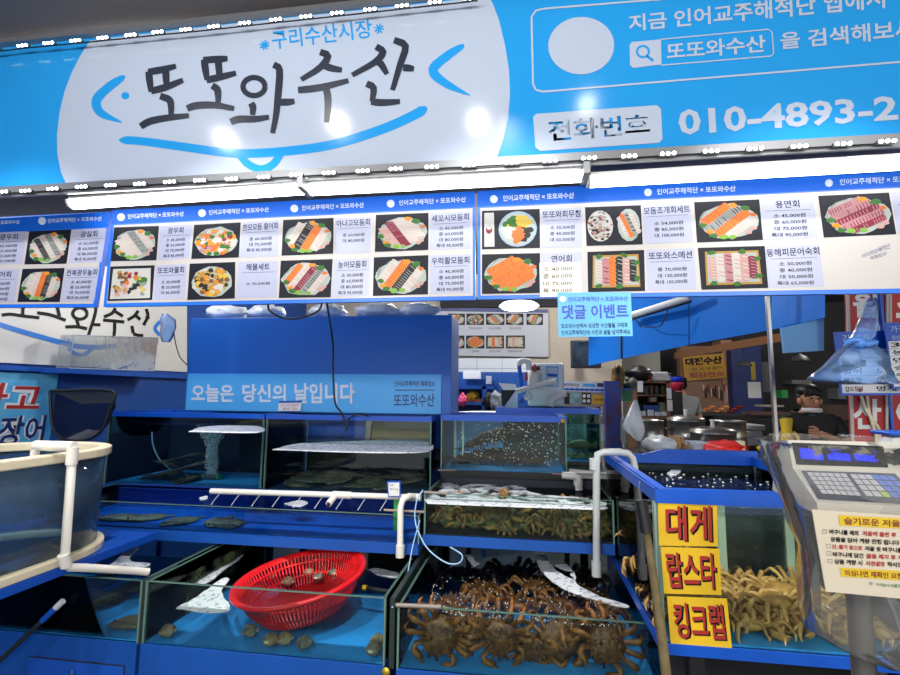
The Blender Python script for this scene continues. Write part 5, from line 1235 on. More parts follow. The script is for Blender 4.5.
t = empty('hall_sign', (c[2]+c[3])/2, 'yellow stall sign with black and red lettering hanging in the hall', 'sign'); MB().prism(c[::-1], V(0, .05, 0)).build('panel', pm('sign_ochre', '#c8941c', .5), t)
A.text('대전수산', [(685, 358.5), (722, 355.5), (722.5, 363.5), (685.5, 366)], MBLK, .05); A.text('회 조개 활어', [(692, 368), (722, 366), (722.5, 369), (692, 371)], MBLK, 0); A.text('010-000-0000' if 0 else '횟감전문', [(689, 373), (725, 371), (725.5, 376), (689, 378.5)], PRED, .03); A.build('lettering', t)
pbox('dark_sign', 690, 349, 722, 353.5, 8.96, .05, pm('sign_dark', '#20243a', .5), 'dark header board above the yellow stall sign in the hall', 'sign')
# work table with pots
tb = empty('work_table', aty(690, 470, 4.3), 'dark work table under the steel pots behind the crab tank', 'table')
tb.location.z = 0
TX0, TX1 = aty(622, 450, 4.0).x, aty(770, 450, 4.0).x+.2
MB().box(TX0, TX1, 3.75, 4.9, 1.04, 1.08).build('table_top', DKSTEEL, tb)
for x in (TX0+.04, TX1-.04):
    for y in (3.8, 4.85): MB().box(x-.025, x+.025, y-.025, y+.025, 0, 1.04).build('leg', DKSTEEL, tb)
def pot(x0, x1, ytop, Y, label, lid=True, ybot=None):
    a, b = aty(x0, ytop, Y), aty(x1, ytop, Y); r = (b.x-a.x)/2; cx = (a.x+b.x)/2; h = a.z-1.081
    t = empty('steel_pot', (cx, Y, 1.081), label, 'pot', 'steel pots on the work table')
    MB().lathe([(0, 0), (r*.97, 0), (r, .02), (r, h*.5), (r*1.015, h*.52), (r, h*.54), (r, h), (r*1.03, h), (r*1.03, h+.012), (r*.96, h+.012), (r*.96, h*.6), (0, h*.6)], (cx, Y, 1.081), 28).build('pot_body', STEEL, t)
    if lid:
        MB().lathe([(r*1.04, h+.012), (r*1.0, h+.03), (r*.5, h+.05), (.0, h+.055)], (cx, Y, 1.081), 28).build('lid', STEEL, t)
        M = MB().lathe([(.014, h+.05), (.014, h+.09), (.02, h+.1), (0, h+.105)], (cx, Y, 1.081), 12); M.build('lid_knob', WHITE, t)
    for s in (-1, 1): MB().tube(arc((cx+s*r, Y, 1.081+h*.75), .04, -PI/2, PI/2, 6, V(s, 0, 0), V(0, .9, 0)), .007, 6).build('handle', DKSTEEL, t)
pot(637, 663, 421, 4.55, 'tall steel pot behind the hanging white bag', False)
pot(668, 704, 421, 4.6, 'lidded steel pot in the middle of the work table behind the wooden crate')
pot(691, 735, 433, 4.05, 'wide low steel pot with a domed lid and white knob')
pot(714, 745, 421.5, 4.7, 'open steel pot at the end of the work table by the foam boxes', False)
SHEET = pm('plastic_sheet', '#cfd2d2', .3, noise_amt=.2, noise_scale=16, bump=.8)
blob('plastic_sheet', 643, 437, 676, 453, 3.95, SHEET, 'crumpled white plastic sheet in front of the steel pots', 'sheet', .5, 5, .2, 3)
pbox('wood_crate', 670, 436, 681, 455, 3.85, .03, pm('crate_wood', '#b08a5c', .7, noise_amt=.2, noise_scale=8), 'upright wooden crate board behind the crab tank', 'board')
A, B = aty(681, 437, 3.87), aty(693, 452, 3.7)
t = empty('wood_crate', (A.x, 3.8, 1.081), 'slatted wooden crate side leaning beside the upright board', 'crate')
for k2 in range(3):
    z = A.z-.035-.05*k2; MB().prism([(A.x, 3.87, z), (B.x, 3.72, z-.03), (B.x, 3.72, z-.07), (A.x, 3.87, z-.04)], V(.01, .02, 0)).build('slat', pm('crate_wood', '#b08a5c'), t)
MB().box(A.x, A.x+.02, 3.86, 3.9, 1.081, A.z).build('corner_post', pm('crate_wood', '#b08a5c'), t)
blob('mesh_sack', 706, 442, 748, 456, 3.7, pm('mesh_red', '#d8201c', .5, noise_amt=.4, noise_scale=30, bump=.6), 'red mesh sack lying behind the back rim of the crab tank', 'sack', .5, 8, .15)
pbox('blue_white_carton', 694, 443, 712, 456, 3.75, .2, pm('carton_pale', '#b9c4d2', .5), 'pale carton beside the red mesh sack', 'carton')
for k2, (x0, y0, x1, y1, nm) in enumerate(((745, 438, 764, 446, 'lowest'), (746, 431, 763, 437.5, 'second'), (747, 425, 766, 430.5, 'topmost'))):
    pbox('foam_box', x0, y0, x1, y1, 5.2, .35, pm('foam_box', '#b4b8b6', .6), {'lowest': 'white foam box at the bottom of the stack in the hall', 'second': 'white foam box in the middle of the stack in the hall', 'topmost': 'white foam box on top of the stack in the hall'}[nm], 'box', bevel=.01)['group'] = 'foam boxes in the hall'
pbox('box_stand', 744, 446.3, 767, 470, 5.15, .45, DARK, 'dark stand beneath the stack of foam boxes', 'stand', z0=0)
blob('yellow_glove', 758, 446, 768, 452, 3.55, pm('glove_yellow', '#e0b820', .5), 'yellow rubber glove lying on the rear rim of the crab tank', 'glove', .5, 3, .04)
pbox('mug', 738, 441, 746, 452, 3.6, .06, CREAM, 'cream cup standing behind the red mesh sack', 'cup', bevel=.01)
# wooden shelf unit
su = empty('shelf_unit', aty(654, 420, 5.4), 'wooden shelf unit full of small goods in the hall', 'shelf'); su.location.z = 0
for x0, y0, x1, y1 in ((635.5, 381, 672, 383), (637, 394.5, 670, 396), (638, 416, 671, 418.5)): pbox('shelf_board', x0, y0, x1, y1, 5.4, .4, WOODB, None, None, parent=su)
for x0, x1 in ((636, 638.5), (668, 671)): pbox('upright', x0, 381, x1, 470, 5.4, .4, WOODB, None, None, parent=su, z0=0)
pbox('back_board', 638, 382, 669, 418, 5.78, .02, pm('shelf_back', '#33302e', .7), None, None, parent=su)
rd = random.Random(21)
for k2, (x0, y0, x1, y1, m, lb) in enumerate(((643, 405, 660, 416, '#24488e', 'blue carton on the middle of the wooden shelf unit'), (660, 402, 665, 416, '#8a9a6a', 'olive carton standing on the wooden shelf unit'), (665, 404, 668, 416, '#a04858', 'reddish pack at the end of the wooden shelf unit'), (640, 411, 646, 416, '#bcc4bc', 'white tub at the near end of the wooden shelf unit'), (648, 410, 654, 416, '#c8ccd0', 'white packet, second on the lower shelf of the unit'), (655, 412, 661, 416, '#c4cad4', 'white packet, third on the lower shelf of the unit'), (662, 412, 667, 416, '#d0d4d8', 'white packet beneath the olive carton on the unit'),
      (644, 386, 648, 394.5, '#2c2420', 'dark bottle on the upper shelf of the unit'), (650, 385, 653.5, 394.5, '#4a2c20', 'brown bottle on the upper shelf of the unit'), (655, 386, 659, 394.5, '#2a2e30', 'black jar on the upper shelf of the unit'), (661, 386, 665, 394.5, '#5a4a30', 'amber jar on the upper shelf of the unit'), (650, 397, 657, 402, '#988a70', 'tan box on the middle shelf of the unit'))):
    pbox('packet' if k2 < 7 else 'jar', x0, y0, x1, y1, 5.45-.03*(k2 in (3, 4, 5, 6)), .12, pm('goods_'+str(k2), m, .5), lb, 'goods', bevel=.006)
for x0, y0, x1, y1, Y, lb in ((637.5, 381, 643, 392, 5.36, 'white paper pinned to the near end of the wooden shelf unit'), (667, 388, 671.5, 399, 5.36, 'upper white paper pinned to the far upright of the shelf unit'), (667.5, 400, 672.5, 411, 5.36, 'lower white paper pinned to the far upright of the shelf unit')):
    pbox('pinned_paper', x0, y0, x1, y1, Y, .006, PW, lb, 'paper')
t = empty('foam_tray', aty(660, 380, 5.5), 'white foam tray stack on top of the wooden shelf unit', 'tray')
a, b = aty(651, 380.5, 5.5), aty(669, 372, 5.5)
MB().prism([(a.x, 5.45, a.z), (b.x, 5.45, a.z), (b.x-.03, 5.45, b.z), (a.x+.02, 5.45, b.z)], V(0, .25, 0)).build('tray_body', WHITE, t, bevel=.01)
for k2 in range(3): MB().box(a.x-.004, b.x+.004, 5.44, 5.45, a.z+.012+.028*k2, a.z+.018+.028*k2).build('ridge', pm('ridge_grey', '#b0b0ae', .5), t)
a, b = aty(649, 380, 5.45), aty(649, 370, 5.45)
t = empty('red_bottle', a, 'red bottle standing beside the foam trays on the shelf unit', 'bottle'); MB().lathe([(0, 0), (.022, 0), (.022, (b.z-a.z)*.65), (.012, (b.z-a.z)*.8), (.012, b.z-a.z)], a, 12).build('bottle_body', pm('bottle_red', '#c82838', .35), t); MB().lathe([(.014, b.z-a.z), (.014, (b.z-a.z)*1.1), (0, (b.z-a.z)*1.12)], a, 10).build('cap', WHITE, t)
blob('black_bag', 626, 366, 650, 382, 5.5, pm('bag_black', '#17181b', .45, bump=.6, noise_scale=12), 'black bundle of bags on top of the shelf unit', 'bag', .45, 11, .14)
t, _ = bag('black_yellow_bag', 'black and yellow bag hanging beside the blue steel post', [(365, 616, 620), (369, 612, 624), (378, 611, 625), (386, 613, 623), (391, 616, 621)], .08, 5.0, pm('bag_black_yellow', '#15161a', .5, col2='#c8901c', noise_scale=7), 2)
blob('green_bundle', 622, 378, 636, 390, 5.1, pm('bundle', '#2e3430', .6, col2='#7a8270', noise_scale=14), 'dark bundle of utensils above the green basket', 'bundle', .6, 6)
t = empty('green_basket', aty(627, 402, 5.0), 'green plastic basket hanging behind the blue steel post', 'basket')
a, b = aty(620.5, 389, 5.0), aty(633, 401.5, 5.0)
MB().prism([(a.x, 5, a.z), (a.x+.02, 5, b.z), (b.x-.01, 5, b.z), (b.x, 5, a.z)], V(0, .14, 0)).build('basket_body', pm('basket_green', '#2f7a52', .5), t); MB().box(a.x-.01, b.x+.01, 4.99, 5.15, a.z-.01, a.z+.008).build('basket_rim', pm('basket_blue', '#2a5ab8', .5), t)
bag('white_bag', 'white and pale blue plastic bag hanging in front of the steel pots', [(400, 634, 637), (406, 631, 639), (415, 627, 641), (425, 623, 644), (430, 624, 645), (437, 632, 643), (440.5, 637, 641)], .07, 3.9, clear('white_bag_film', (.8, .84, .9), .2, 1.4, .8, 20, milk=.62, milkcol='#dfe4ea'), 4)
bag('white_bag', 'small grey-white bag hanging low beside the rusty blue post', [(418, 621, 626), (428, 620, 628), (440, 620, 627), (444, 622, 626)], .05, 4.1, clear('grey_bag_film', (.7, .72, .74), .2, 1.4, .8, 20, milk=.5, milkcol='#b8bcbc'), 5)
def basket(x0, y0, x1, y1, Y, mat, label):
    a, b = aty(x0, y0, Y), aty(x1, y1, Y); t = empty('plastic_basket', ((a.x+b.x)/2, Y, b.z), label, 'basket', 'baskets stacked in the hall')
    cx = (a.x+b.x)/2; r = (b.x-a.x)/2; h = a.z-b.z
    MB().lathe([(r*.7, 0), (r*.95, h), (r, h), (r, h-.01), (r*.72, -.0), (0, 0)], (cx, Y, b.z), 16, sy=.8).build('basket_body', mat, t)
basket(669, 382.5, 684, 391, 6.3, pm('basket_red', '#a8203c', .5), 'red plastic basket under the blue one beside the grey-shirted person')
basket(670, 377, 684, 382, 6.3, pm('basket_dkblue', '#2438c0', .5), 'blue plastic basket nested on the red one in the hall')
pbox('basket_stand', 668, 391.5, 684, 470, 6.1, .4, DARK, 'dark stand carrying the red and blue baskets', 'stand', z0=0)
# far counter with fish and tools
fc = empty('fish_counter', aty(720, 416, 7.9), 'dark counter with orange fish in the hall', 'counter'); fc.location.z = 0
pbox('counter_top', 700, 413.5, 745, 416, 7.7, .8, DKSTEEL, None, None, parent=fc); pbox('counter_body', 701, 416, 745, 470, 7.75, .7, DARK, None, None, parent=fc, z0=0)
rd = random.Random(31); OF = pm('orange_fish', '#d87838', .45, col2='#f0b070', noise_scale=8)
for k2 in range(9):
    x = 702+4.6*k2; y = 411.2-2.2*(k2 % 3); blob('orange_fish', x-3, y-1.3, x+4, y+1.6, 7.85, OF if k2 < 6 else pm('red_pack', '#8a2a30', .5), 'orange fish lying in the heap on the far counter' if k2 < 6 else 'dark red pack at the end of the far counter', 'fish' if k2 < 6 else 'pack', .2, k2, .07, group='orange fish on the far counter' if k2 < 6 else 'red packs on the far counter')
for k2 in range(12):
    x = 703+2.6*k2; h = rd.uniform(6, 16); y = rd.uniform(384, 390)
    pbox('utensil', x, y, x+1.3, y+h, 8.98, .04, [pm('ut_a', '#c8bca8', .5), pm('ut_b', '#20242c', .5), pm('ut_c', '#8a3a34', .5)][k2 % 3], ['pale utensil hanging on the tan wall of the hall', 'black utensil hanging on the tan wall of the hall', 'reddish utensil hanging on the tan wall of the hall'][k2 % 3], 'utensil')['group'] = ['pale', 'black', 'reddish'][k2 % 3]+' utensils on the tan wall'
for x0, y0, x1, y1, Y, m, nm, lb, ct in ((748, 382, 761, 398, 8.794, PW, 'paper_notice', 'white paper notice hung on the blue pillar', 'notice'), (751, 362, 755.5, 380, 8.794, pm('strip_yellow', '#a8922a', .5), 'yellow_strip', 'yellow paper strip hung on the blue pillar', 'strip'), (762, 362, 775, 392, 8.9, pm('locker_grey', '#5c5e60', .5), 'grey_locker', 'grey locker behind the steel pole', 'locker'), (792, 380, 812, 384, 9.29, pm('shelf_pale', '#8a8a86', .5), 'pale_board', 'pale board behind the person with the glove', 'board'), (765, 405, 784, 407, 7.0, pm('ledge_pale', '#8c8880', .5), 'pale_ledge', 'pale ledge behind the steel pole', 'ledge'), (782, 390, 788, 398, 7.8, pm('crate_green', '#1f8a3c', .5), 'green_crate', 'green crate behind the person with the glove', 'crate'), (752, 412, 790, 415, 6.8, pm('bench_brown', '#5a3c2c', .6), 'bench', 'brown bench in the dark part of the hall', 'bench'), (828, 405, 850, 420, 6.5, pm('cabinet_brown', '#4a3428', .6), 'brown_cabinet', 'brown cabinet behind the person beside the red signs', 'cabinet'), (838, 388, 846, 399, 9.29, pm('carton_grey', '#8a8c8e', .6), 'grey_carton', 'grey carton on the shelf beside the red signs', 'carton')):
    pbox(nm, x0, y0, x1, y1, Y, .005 if nm in ('paper_notice', 'yellow_strip') else .3, m, lb, ct)
pbox('low_counter', 750, 420, 856, 470, 6.5, 1.6, DARK, 'dark low counter in the hall behind the person with the glove', 'counter', z0=0)
for x, y, Y, lb in ((744, 366, 7.2, 'dark lampshade in front of the blue pillar'), (800, 361, 6.0, 'dark lampshade above the person with the glove')):
    q = aty(x, y, Y); t = empty('pendant_lamp', q, lb, 'lamp'); MB().lathe([(.1, 0), (.07, .05), (.02, .07), (.01, .08)], q, 20).build('shade', DKSTEEL, t); MB().tube([q+V(0, 0, .07), V(q.x, q.y, 3.24)], .006, 6).build('cord', BLACK, t)

# ---------------------------------------------------------------- people
SKIN = pm('skin', '#c08a6c', .5); HAIR = pm('black_hair', '#141214', .5)
def skin_mesh(nm, pts, edges, mat, par, root=0, sub=2):
    me = bpy.data.meshes.new(nm); org = par.location
    me.from_pydata([Vector(p[:3]) for p in pts], edges, []); me.materials.append(mat)
    o = bpy.data.objects.new(nm, me); COL.objects.link(o); o.parent = par
    o.modifiers.new('skin', 'SKIN').use_smooth_shade = True
    for i, p in enumerate(pts):
        sv = me.skin_vertices[0].data[i]; r = p[3]; sv.radius = (r, p[4] if len(p) > 4 else r); sv.use_root = i == root
    md = o.modifiers.new('sub', 'SUBSURF'); md.levels = md.render_levels = sub; return o
def person(loc, rz, label, shirt, trousers, arms, bow=0.0):
    t = empty('person', loc, label, 'person')
    hd = V(-.05*bow if bow > .9 else 0, -.03-.10*bow, 1.575-.04*bow)
    P = [(0, 0, .95, .13, .11), (0, 0, 1.12, .125, .10), (0, -.005, 1.30, .15, .11), (0, 0, 1.42, .085, .075), (0, -.01-.02*bow, 1.47, .052), (hd.x, hd.y, hd.z-.06, .068, .075), (hd.x, hd.y, hd.z+.03, .078, .092), (hd.x, hd.y+.005, hd.z+.10, .06, .07)]
    E = [(i, i+1) for i in range(7)]
    def chain(a, pts):
        for p in pts: P.append(p); E.append((a, len(P)-1)); a = len(P)-1
    for s in (-1, 1):
        chain(0, [(.09*s, 0, .86, .085), (.095*s, -.01, .50, .058), (.095*s, .01, .10, .04), (.095*s, -.11, .04, .036)])
        sh, elb, wr, ha = arms[0 if s < 0 else 1]
        chain(2, [(*sh, .058), (*elb, .042), (*wr, .028), (*ha, .030)])
    skin_mesh('body', P, E, SKIN, t)
    Q = [(0, 0, .93, .145, .125), (0, 0, 1.12, .14, .118), (0, -.005, 1.30, .165, .125), (0, 0, 1.42, .10, .09), (0, -.01, 1.455, .06)]
    E2 = [(0, 1), (1, 2), (2, 3), (3, 4)]
    for s in (0, 1):
        sh, elb, wr, ha = arms[s]; m = V(*sh)*.25+V(*elb)*.75
        Q += [(*sh, .072), (*m, .058)]; E2 += [(2, len(Q)-2), (len(Q)-2, len(Q)-1)]
    skin_mesh('shirt', Q, E2, shirt, t)
    Q = [(0, 0, .98, .14, .12), (0, 0, .90, .14, .12)]; E2 = [(0, 1)]
    for s in (-1, 1): Q += [(.095*s, 0, .80, .095), (.1*s, -.01, .5, .072), (.1*s, .01, .09, .058)]; n = len(Q); E2 += [(1, n-3), (n-3, n-2), (n-2, n-1)]
    skin_mesh('trousers', Q, E2, trousers, t)
    for s in (-1, 1): MB().ell(t.location+V(.1*s, -.06, .035), (.045, .12, .04), 10, 8).build('shoe', BLACK, t)
    M = MB(); h = t.location+hd
    M.ell(h+V(0, .02, .075), (.086, .100, .062), 16, 10, nz=.12, ns=5); M.ell(h+V(0, .045, .02), (.084, .062, .085), 14, 10, nz=.1, ns=5)
    for k in range(7): M.ell(h+V(-.06+.02*k, -.078+.004*abs(k-3), .062-.004*abs(k-3)), (.014, .014, .028), 8, 6)
    M.build('hair', HAIR, t)
    M = MB()
    for s in (-1, 1): M.ell(h+V(.082*s, .0, -.01), (.012, .022, .03), 8, 6)
    M.ell(h+V(0, -.10, -.02), (.013, .02, .022), 8, 6); M.build('ears_nose', SKIN, t)
    M = MB()
    for s in (-1, 1): M.ell(h+V(.03*s, -.088, .012), (.013, .006, .006), 8, 6)
    M.build('eyes', BLACK, t); MB().ell(h+V(0, -.088, -.058), (.022, .008, .006), 8, 6).build('mouth', pm('lips', '#9a5a4c', .5), t)
    t.rotation_euler = (0, 0, rz); return t, h
p2 = aty(809, 420, 4.75); p2.z = 0
gl = [((-.19, -.02, 1.36), (-.27, -.05, 1.18), (-.30, -.25, 1.30), (-.30, -.28, 1.22)), ((.19, -.02, 1.36), (.25, -.06, 1.14), (.0, -.26, 1.245), (-.09, -.29, 1.27))]
t, h = person(p2, .0, 'person in a black shirt with a mask under the chin pulling on a yellow glove', pm('shirt_black', '#121417', .7), pm('trousers_dark', '#1c1e24', .7), gl, 1.0)
M = MB()
M.tube(arc(h+V(0, -.015, -.085), .066, PI*1.0, PI*2.0, 10, V(1, 0, 0), V(0, 1, 0)), .013, 8, flat=1.5); M.build('mask', pm('mask_white', '#d8d8d8', .7), t)
GY = pm('glove_yellow_rubber', '#d8b41c', .45)
M = MB(); b = V(*p2)+V(-.31, -.275, 1.255)
M.tube([b+V(.01, .02, .12), b+V(0, 0, .04), b+V(0, 0, -.03)], [.062, .048, .05], 12, flat=.7)
for k2, (dx, L) in enumerate(((-.04, .075), (-.014, .09), (.012, .088), (.036, .07))): M.tube([b+V(dx*.8, 0, -.02), b+V(dx, -.01, -.06), b+V(dx*1.1, -.005, -.04-L)], [.016, .014, .010], 8)
M.tube([b+V(.045, 0, .02), b+V(.07, -.02, -.02), b+V(.072, -.025, -.055)], [.018, .016, .011], 8)
M.build('yellow_glove', GY, t)
M = MB(); b = V(*p2)+V(-.10, -.29, 1.27)
for k2 in range(4): M.tube([b+V(.01, -.01, .025-.018*k2), b+V(-.035, -.022, .026-.018*k2), b+V(-.055, .0, .024-.018*k2)], [.010, .009, .007], 6)
M.tube([b+V(.02, .01, .03), b+V(-.01, .025, .05), b+V(-.035, .03, .045)], [.011, .010, .007], 6); M.build('fingers', SKIN, t)
A = Art((0, p2.y-.13, 0), (0, -1, 0)); A.text('수산', [(808, 414), (815, 413.6), (815, 416), (808, 416.4)], pm('shirt_print', '#6f8fa8', .6), 0); A.build('shirt_print', t)
p1 = aty(684, 440, 7.3); p1.z = .14
dn = [((-.19, 0, 1.36), (-.24, .0, 1.08), (-.2, -.15, .92), (-.19, -.2, .88)), ((.19, 0, 1.36), (.24, 0, 1.08), (.2, -.15, .92), (.19, -.2, .88))]
t, h = person(p1, PI+.2, 'person seen from behind in a grey shirt standing among the pots and tools', pm('shirt_grey', '#8a8e8c', .8), pm('trousers_dark', '#1c1e24'), dn, .4)
for k2 in range(2): pass
o = tag(MB().box(p1.x-.4, p1.x+.4, 7.1, 7.55, 0, .135).build('step_platform', DARK), 'dark step under the grey-shirted person', 'step')

# ---------------------------------------------------------------- red signs, price boards and bag on the right
REDS = pm('sign_red', '#a81c20', .5)
for (q, txt, lb, Y) in (([(846, 280), (886, 280), (885.5, 445), (852, 445)], '활어수산', 'narrow red sign with white letters hanging behind the blue bag', 3.0), ([(889, 278), (935, 276), (930, 445), (889.5, 445)], '조개구이', 'second red sign at the edge, partly behind the price boards', 3.05)):
    A = Art((0, Y, 0), (0, -1, 0)); c = [A.hit(*p) for p in q]; t = empty('red_sign', (c[2]+c[3])/2, lb, 'sign')
    MB().prism(c[::-1], V(0, .02, 0)).build('panel', REDS, t); x0, x1 = q[0][0], q[1][0]
    for k2, ch in enumerate(txt):
        y = 288+37*k2; A.text(ch, [(x0+6, y), (x1-5, y), (x1-5, y+30), (x0+7, y+30)], PW, .03)
    A.build('lettering', t)
    M = MB()
    for a_, b_ in ((c[0], c[3]), (c[1], c[2])): M = MB().tube([a_+V(0, -.008, 0), b_+V(0, -.008, 0)], .008, 6); M.build('edge_strip', pm('strip_pale', '#b8b0a8', .5), t)
pbox('blue_edge_strip', 885.8, 280, 888.5, 445, 2.98, .02, BLUEF, 'narrow blue strip standing between the two red signs', 'strip')
def price_board(q, Y, rows, lb, hd):
    A = Art((0, Y, 0), (0, -1, 0)); c = [A.hit(*p) for p in q]; t = empty('price_board', (c[2]+c[3])/2, lb, 'price board')
    MB().prism(c[::-1], V(0, .008, 0)).build('panel', BLUEF, t)
    L = lambda u, v: ((q[0][0]*(1-u)+q[1][0]*u)*(1-v)+(q[3][0]*(1-u)+q[2][0]*u)*v, (q[0][1]*(1-u)+q[1][1]*u)*(1-v)+(q[3][1]*(1-u)+q[2][1]*u)*v)
    A.poly([L(.03, hd), L(.99, hd), L(.99, .97), L(.03, .97)], PW)
    A.text('가격표', [L(.1, .05), L(.5, .05), L(.5, .05+hd*.35), L(.1, .05+hd*.35)], pm('print_pale', '#c3cdd8'), 0); A.text('원산지 국내산', [L(.1, .05+hd*.5), L(.6, .05+hd*.5), L(.6, hd*.95), L(.1, hd*.95)], pm('print_pale', '#c3cdd8'), 0)
    n = len(rows)
    for k2, (a_, b_) in enumerate(rows):
        v0 = hd+(.97-hd)*k2/n; v1 = hd+(.97-hd)*(k2+1)/n; d = v1-v0
        A.poly([L(.03, v1-.008), L(.99, v1-.008), L(.99, v1), L(.03, v1)], pm('line_blue', '#7f9cc8', .5), .0012)
        for tx, u0, u1 in ((a_, .07, .34), (b_, .55, .85)):
            if tx: A.text(tx, [L(u0, v0+d*.2), L(u1, v0+d*.15), L(u1, v0+d*.75), L(u0, v0+d*.8)], MBLK, .02, .0016)
    A.build('lettering', t); return t, A
t, A = price_board([(834, 332), (906, 330), (906, 395), (841, 395.5)], 2.75, [('광어', '우럭'), ('농어', '숭어'), ('방어', '도미'), ('연도맛', '참돔회'), ('갑오징어', '멍게')], 'white and blue price board partly hidden by the hanging blue bag', .28)
A.disc(860, 390, 2.2, 2.0, PRED, .003); A.poly([(857.8, 390.3), (862.2, 390.3), (861, 391.8), (859, 391.8)], NAVY, .0035); A.build('flag_mark', t)
price_board([(884, 323), (940, 320), (940, 388), (893, 389)], 2.7, [('3.', '광'), ('농', '도'), ('민', '돔'), ('숭', '방'), ('우', '연'), ('해', '멍')], 'price board nearest the edge with a tall blue header, overlapping the other one', .28)
t, rows = bag('plastic_bag', 'big blue see-through plastic bag hanging from a knot, dark tray inside', [(298, 868, 876), (304, 865, 878), (316, 861, 877), (328, 856, 876), (337, 851, 873), (342, 850, 869), (345, 847, 871), (350, 841, 877), (358, 833, 881), (366, 823, 886), (374, 812, 891), (379, 808, 894), (382, 818, 894), (384, 846, 893)], .085, 2.35, BAGB, 1)
a = aty(858, 343, 2.28); M = MB().tube(smooth_path([a+V(-.05, 0, .0), a+V(-.02, -.02, .012), a+V(.02, -.015, -.006), a+V(.07, 0, .004)], 4), [.012]*12+[.008], 8); M.ell(a+V(0, -.01, 0), (.025, .022, .022), 10, 8, nz=.3); M.build('knot', pm('knot_blue', '#5c96e8', .35), t)
q = [aty(838, 367, 2.36), aty(866, 360, 2.36), aty(866, 366, 2.36), aty(842, 372.5, 2.36)]
tr = empty('food_tray', q[3], 'dark tray with foil inside the hanging blue bag', 'tray'); MB().prism(q[::-1], V(0, .05, 0)).build('tray_body', pm('tray_dark', '#2c2e30', .5), tr)
a, b = aty(840, 366, 2.37), aty(863, 344, 2.37); MB().ell(((a.x+b.x)/2, 2.38, (a.z+b.z)/2-.01), ((b.x-a.x)/2*.8, .035, (b.z-a.z)/2*.8), 16, 12, nz=.4, ns=3.5).build('foil', PACK, tr)
a = aty(872, 299, 2.35); tag(MB().tube([a+V(0, 0, -.01), V(a.x, a.y, 2.2)], .003, 6).box(a.x-.01, a.x+.01, a.y-.28, a.y+.01, 2.2, 2.21).build('bag_hook', DKSTEEL), 'thin steel hook holding the big blue bag', 'hook')
for k2, pts in enumerate(([(861, 396), (866, 410), (874, 422), (879, 430), (879, 444)], [(867, 396), (869, 412), (873, 426), (876, 436), (876, 445)])):
    cable([aty(x, y, 2.985) for x, y in pts], .008, CREAM, 'white_cable', ['cream cable bending across the narrow red sign', 'second cream cable running behind the first on the red sign'][k2])
a, b = aty(897, 452, 1.7), aty(950, 433, 1.7)
t = empty('plastic_tub', ((a.x+b.x)/2, 1.8, b.z-.5), 'white plastic tub with a blue rim behind the weighing scale', 'tub')
MB().box(a.x, b.x, 1.72, 1.80, b.z-.5, b.z-.01).build('tub_body', WHITE, t, bevel=.03); MB().box(a.x-.006, b.x, 1.714, 1.806, b.z-.012, b.z).build('tub_rim', BLUEF, t, bevel=.004)
tag(MB().box(a.x+.03, b.x-.02, 1.735, 1.785, 0, b.z-.502).build('tub_stand', DKSTEEL), 'dark stand beneath the white tub', 'stand')

# ---------------------------------------------------------------- weighing scale in the foreground
SCB = pm('scale_cream', '#b9b5a8', .4)
sx = [aty(*p) for p in ((817, 503, 1.04), (793, 468.5, 1.20), (787.5, 440, 1.25))]
ft = [V(1.2, p.y, p.z) for p in sx]
ws = empty('weighing_scale', (.72, 1.15, 0), 'weighing scale with blue displays and keypad wrapped in clear plastic', 'scale')
L_, R_ = sx, ft
dz = V(0, 0, -.022)
prof = lambda s: [s[0]+dz, s[0], s[1], s[2], s[2]+V(.0, .05, -.005), V(s[1].x, s[2].y+.05, s[0].z-.022)]
MB().add(prof(L_)+prof(R_), [(0, 1, 2, 3, 4, 5), (11, 10, 9, 8, 7, 6)]+[(i, 6+i, 6+(i+1) % 6, (i+1) % 6) for i in range(6)]).build('scale_body', SCB, ws)
n1 = (R_[1]-L_[1]).cross(L_[2]-L_[1]).normalized(); n2 = (R_[0]-L_[0]).cross(L_[1]-L_[0]).normalized()
if n1.y > 0: n1 = -n1
if n2.z < 0: n2 = -n2
A = Art(L_[1], n1)
A.poly([(791.5, 442.5), (883, 446.3), (888.5, 467.5), (796.5, 464.5)], pm('display_dark', '#1e2126', .3))
for x0, x1 in ((799, 822), (826, 849), (853, 876)):
    k2 = (x0-799)*.045; A.poly([(x0, 447.7+k2), (x1, 448.7+k2), (x1+2.2, 460.5+k2*.7), (x0+2, 458.7+k2*.7)], pm('lcd_blue', '#2234d8', .3, emit=.35), .002)
A.build('display_panel', ws)
A = Art(L_[0], n2)
A.poly([(801, 470.5), (895, 473.5), (925, 505), (818, 499)], pm('keypad_dark', '#3a3c40', .4))
K = A.quad([(806, 472.5), (846, 474), (862, 497), (822, 494.5)], .0015)
mk = A.mi(pm('key_white', '#bcbcba', .4))
for i in range(6):
    for j in range(5):
        u0, v0 = i/6+.012, j/5+.015; u1, v1 = (i+1)/6-.012, (j+1)/5-.015; A.mb.face([K(u0, v1), K(u1, v1), K(u1, v0), K(u0, v0)], mk)
K = A.quad([(849, 474.3), (892, 476), (920, 500), (866, 497)], .0015); mb_ = A.mi(pm('key_blue', '#5a78c8', .4)); mg = A.mi(pm('key_lime', '#a8c83c', .4))
for i in range(6):
    for j in range(4):
        u0, v0 = i/6+.012, j/4+.02; u1, v1 = (i+1)/6-.012, (j+1)/4-.02; A.mb.face([K(u0, v1), K(u1, v1), K(u1, v0), K(u0, v0)], mg if (i, j) == (2, 3) else (mb_ if i > 2 else mk))
A.build('keypad', ws)
pc = aty(863, 660, 1.16)
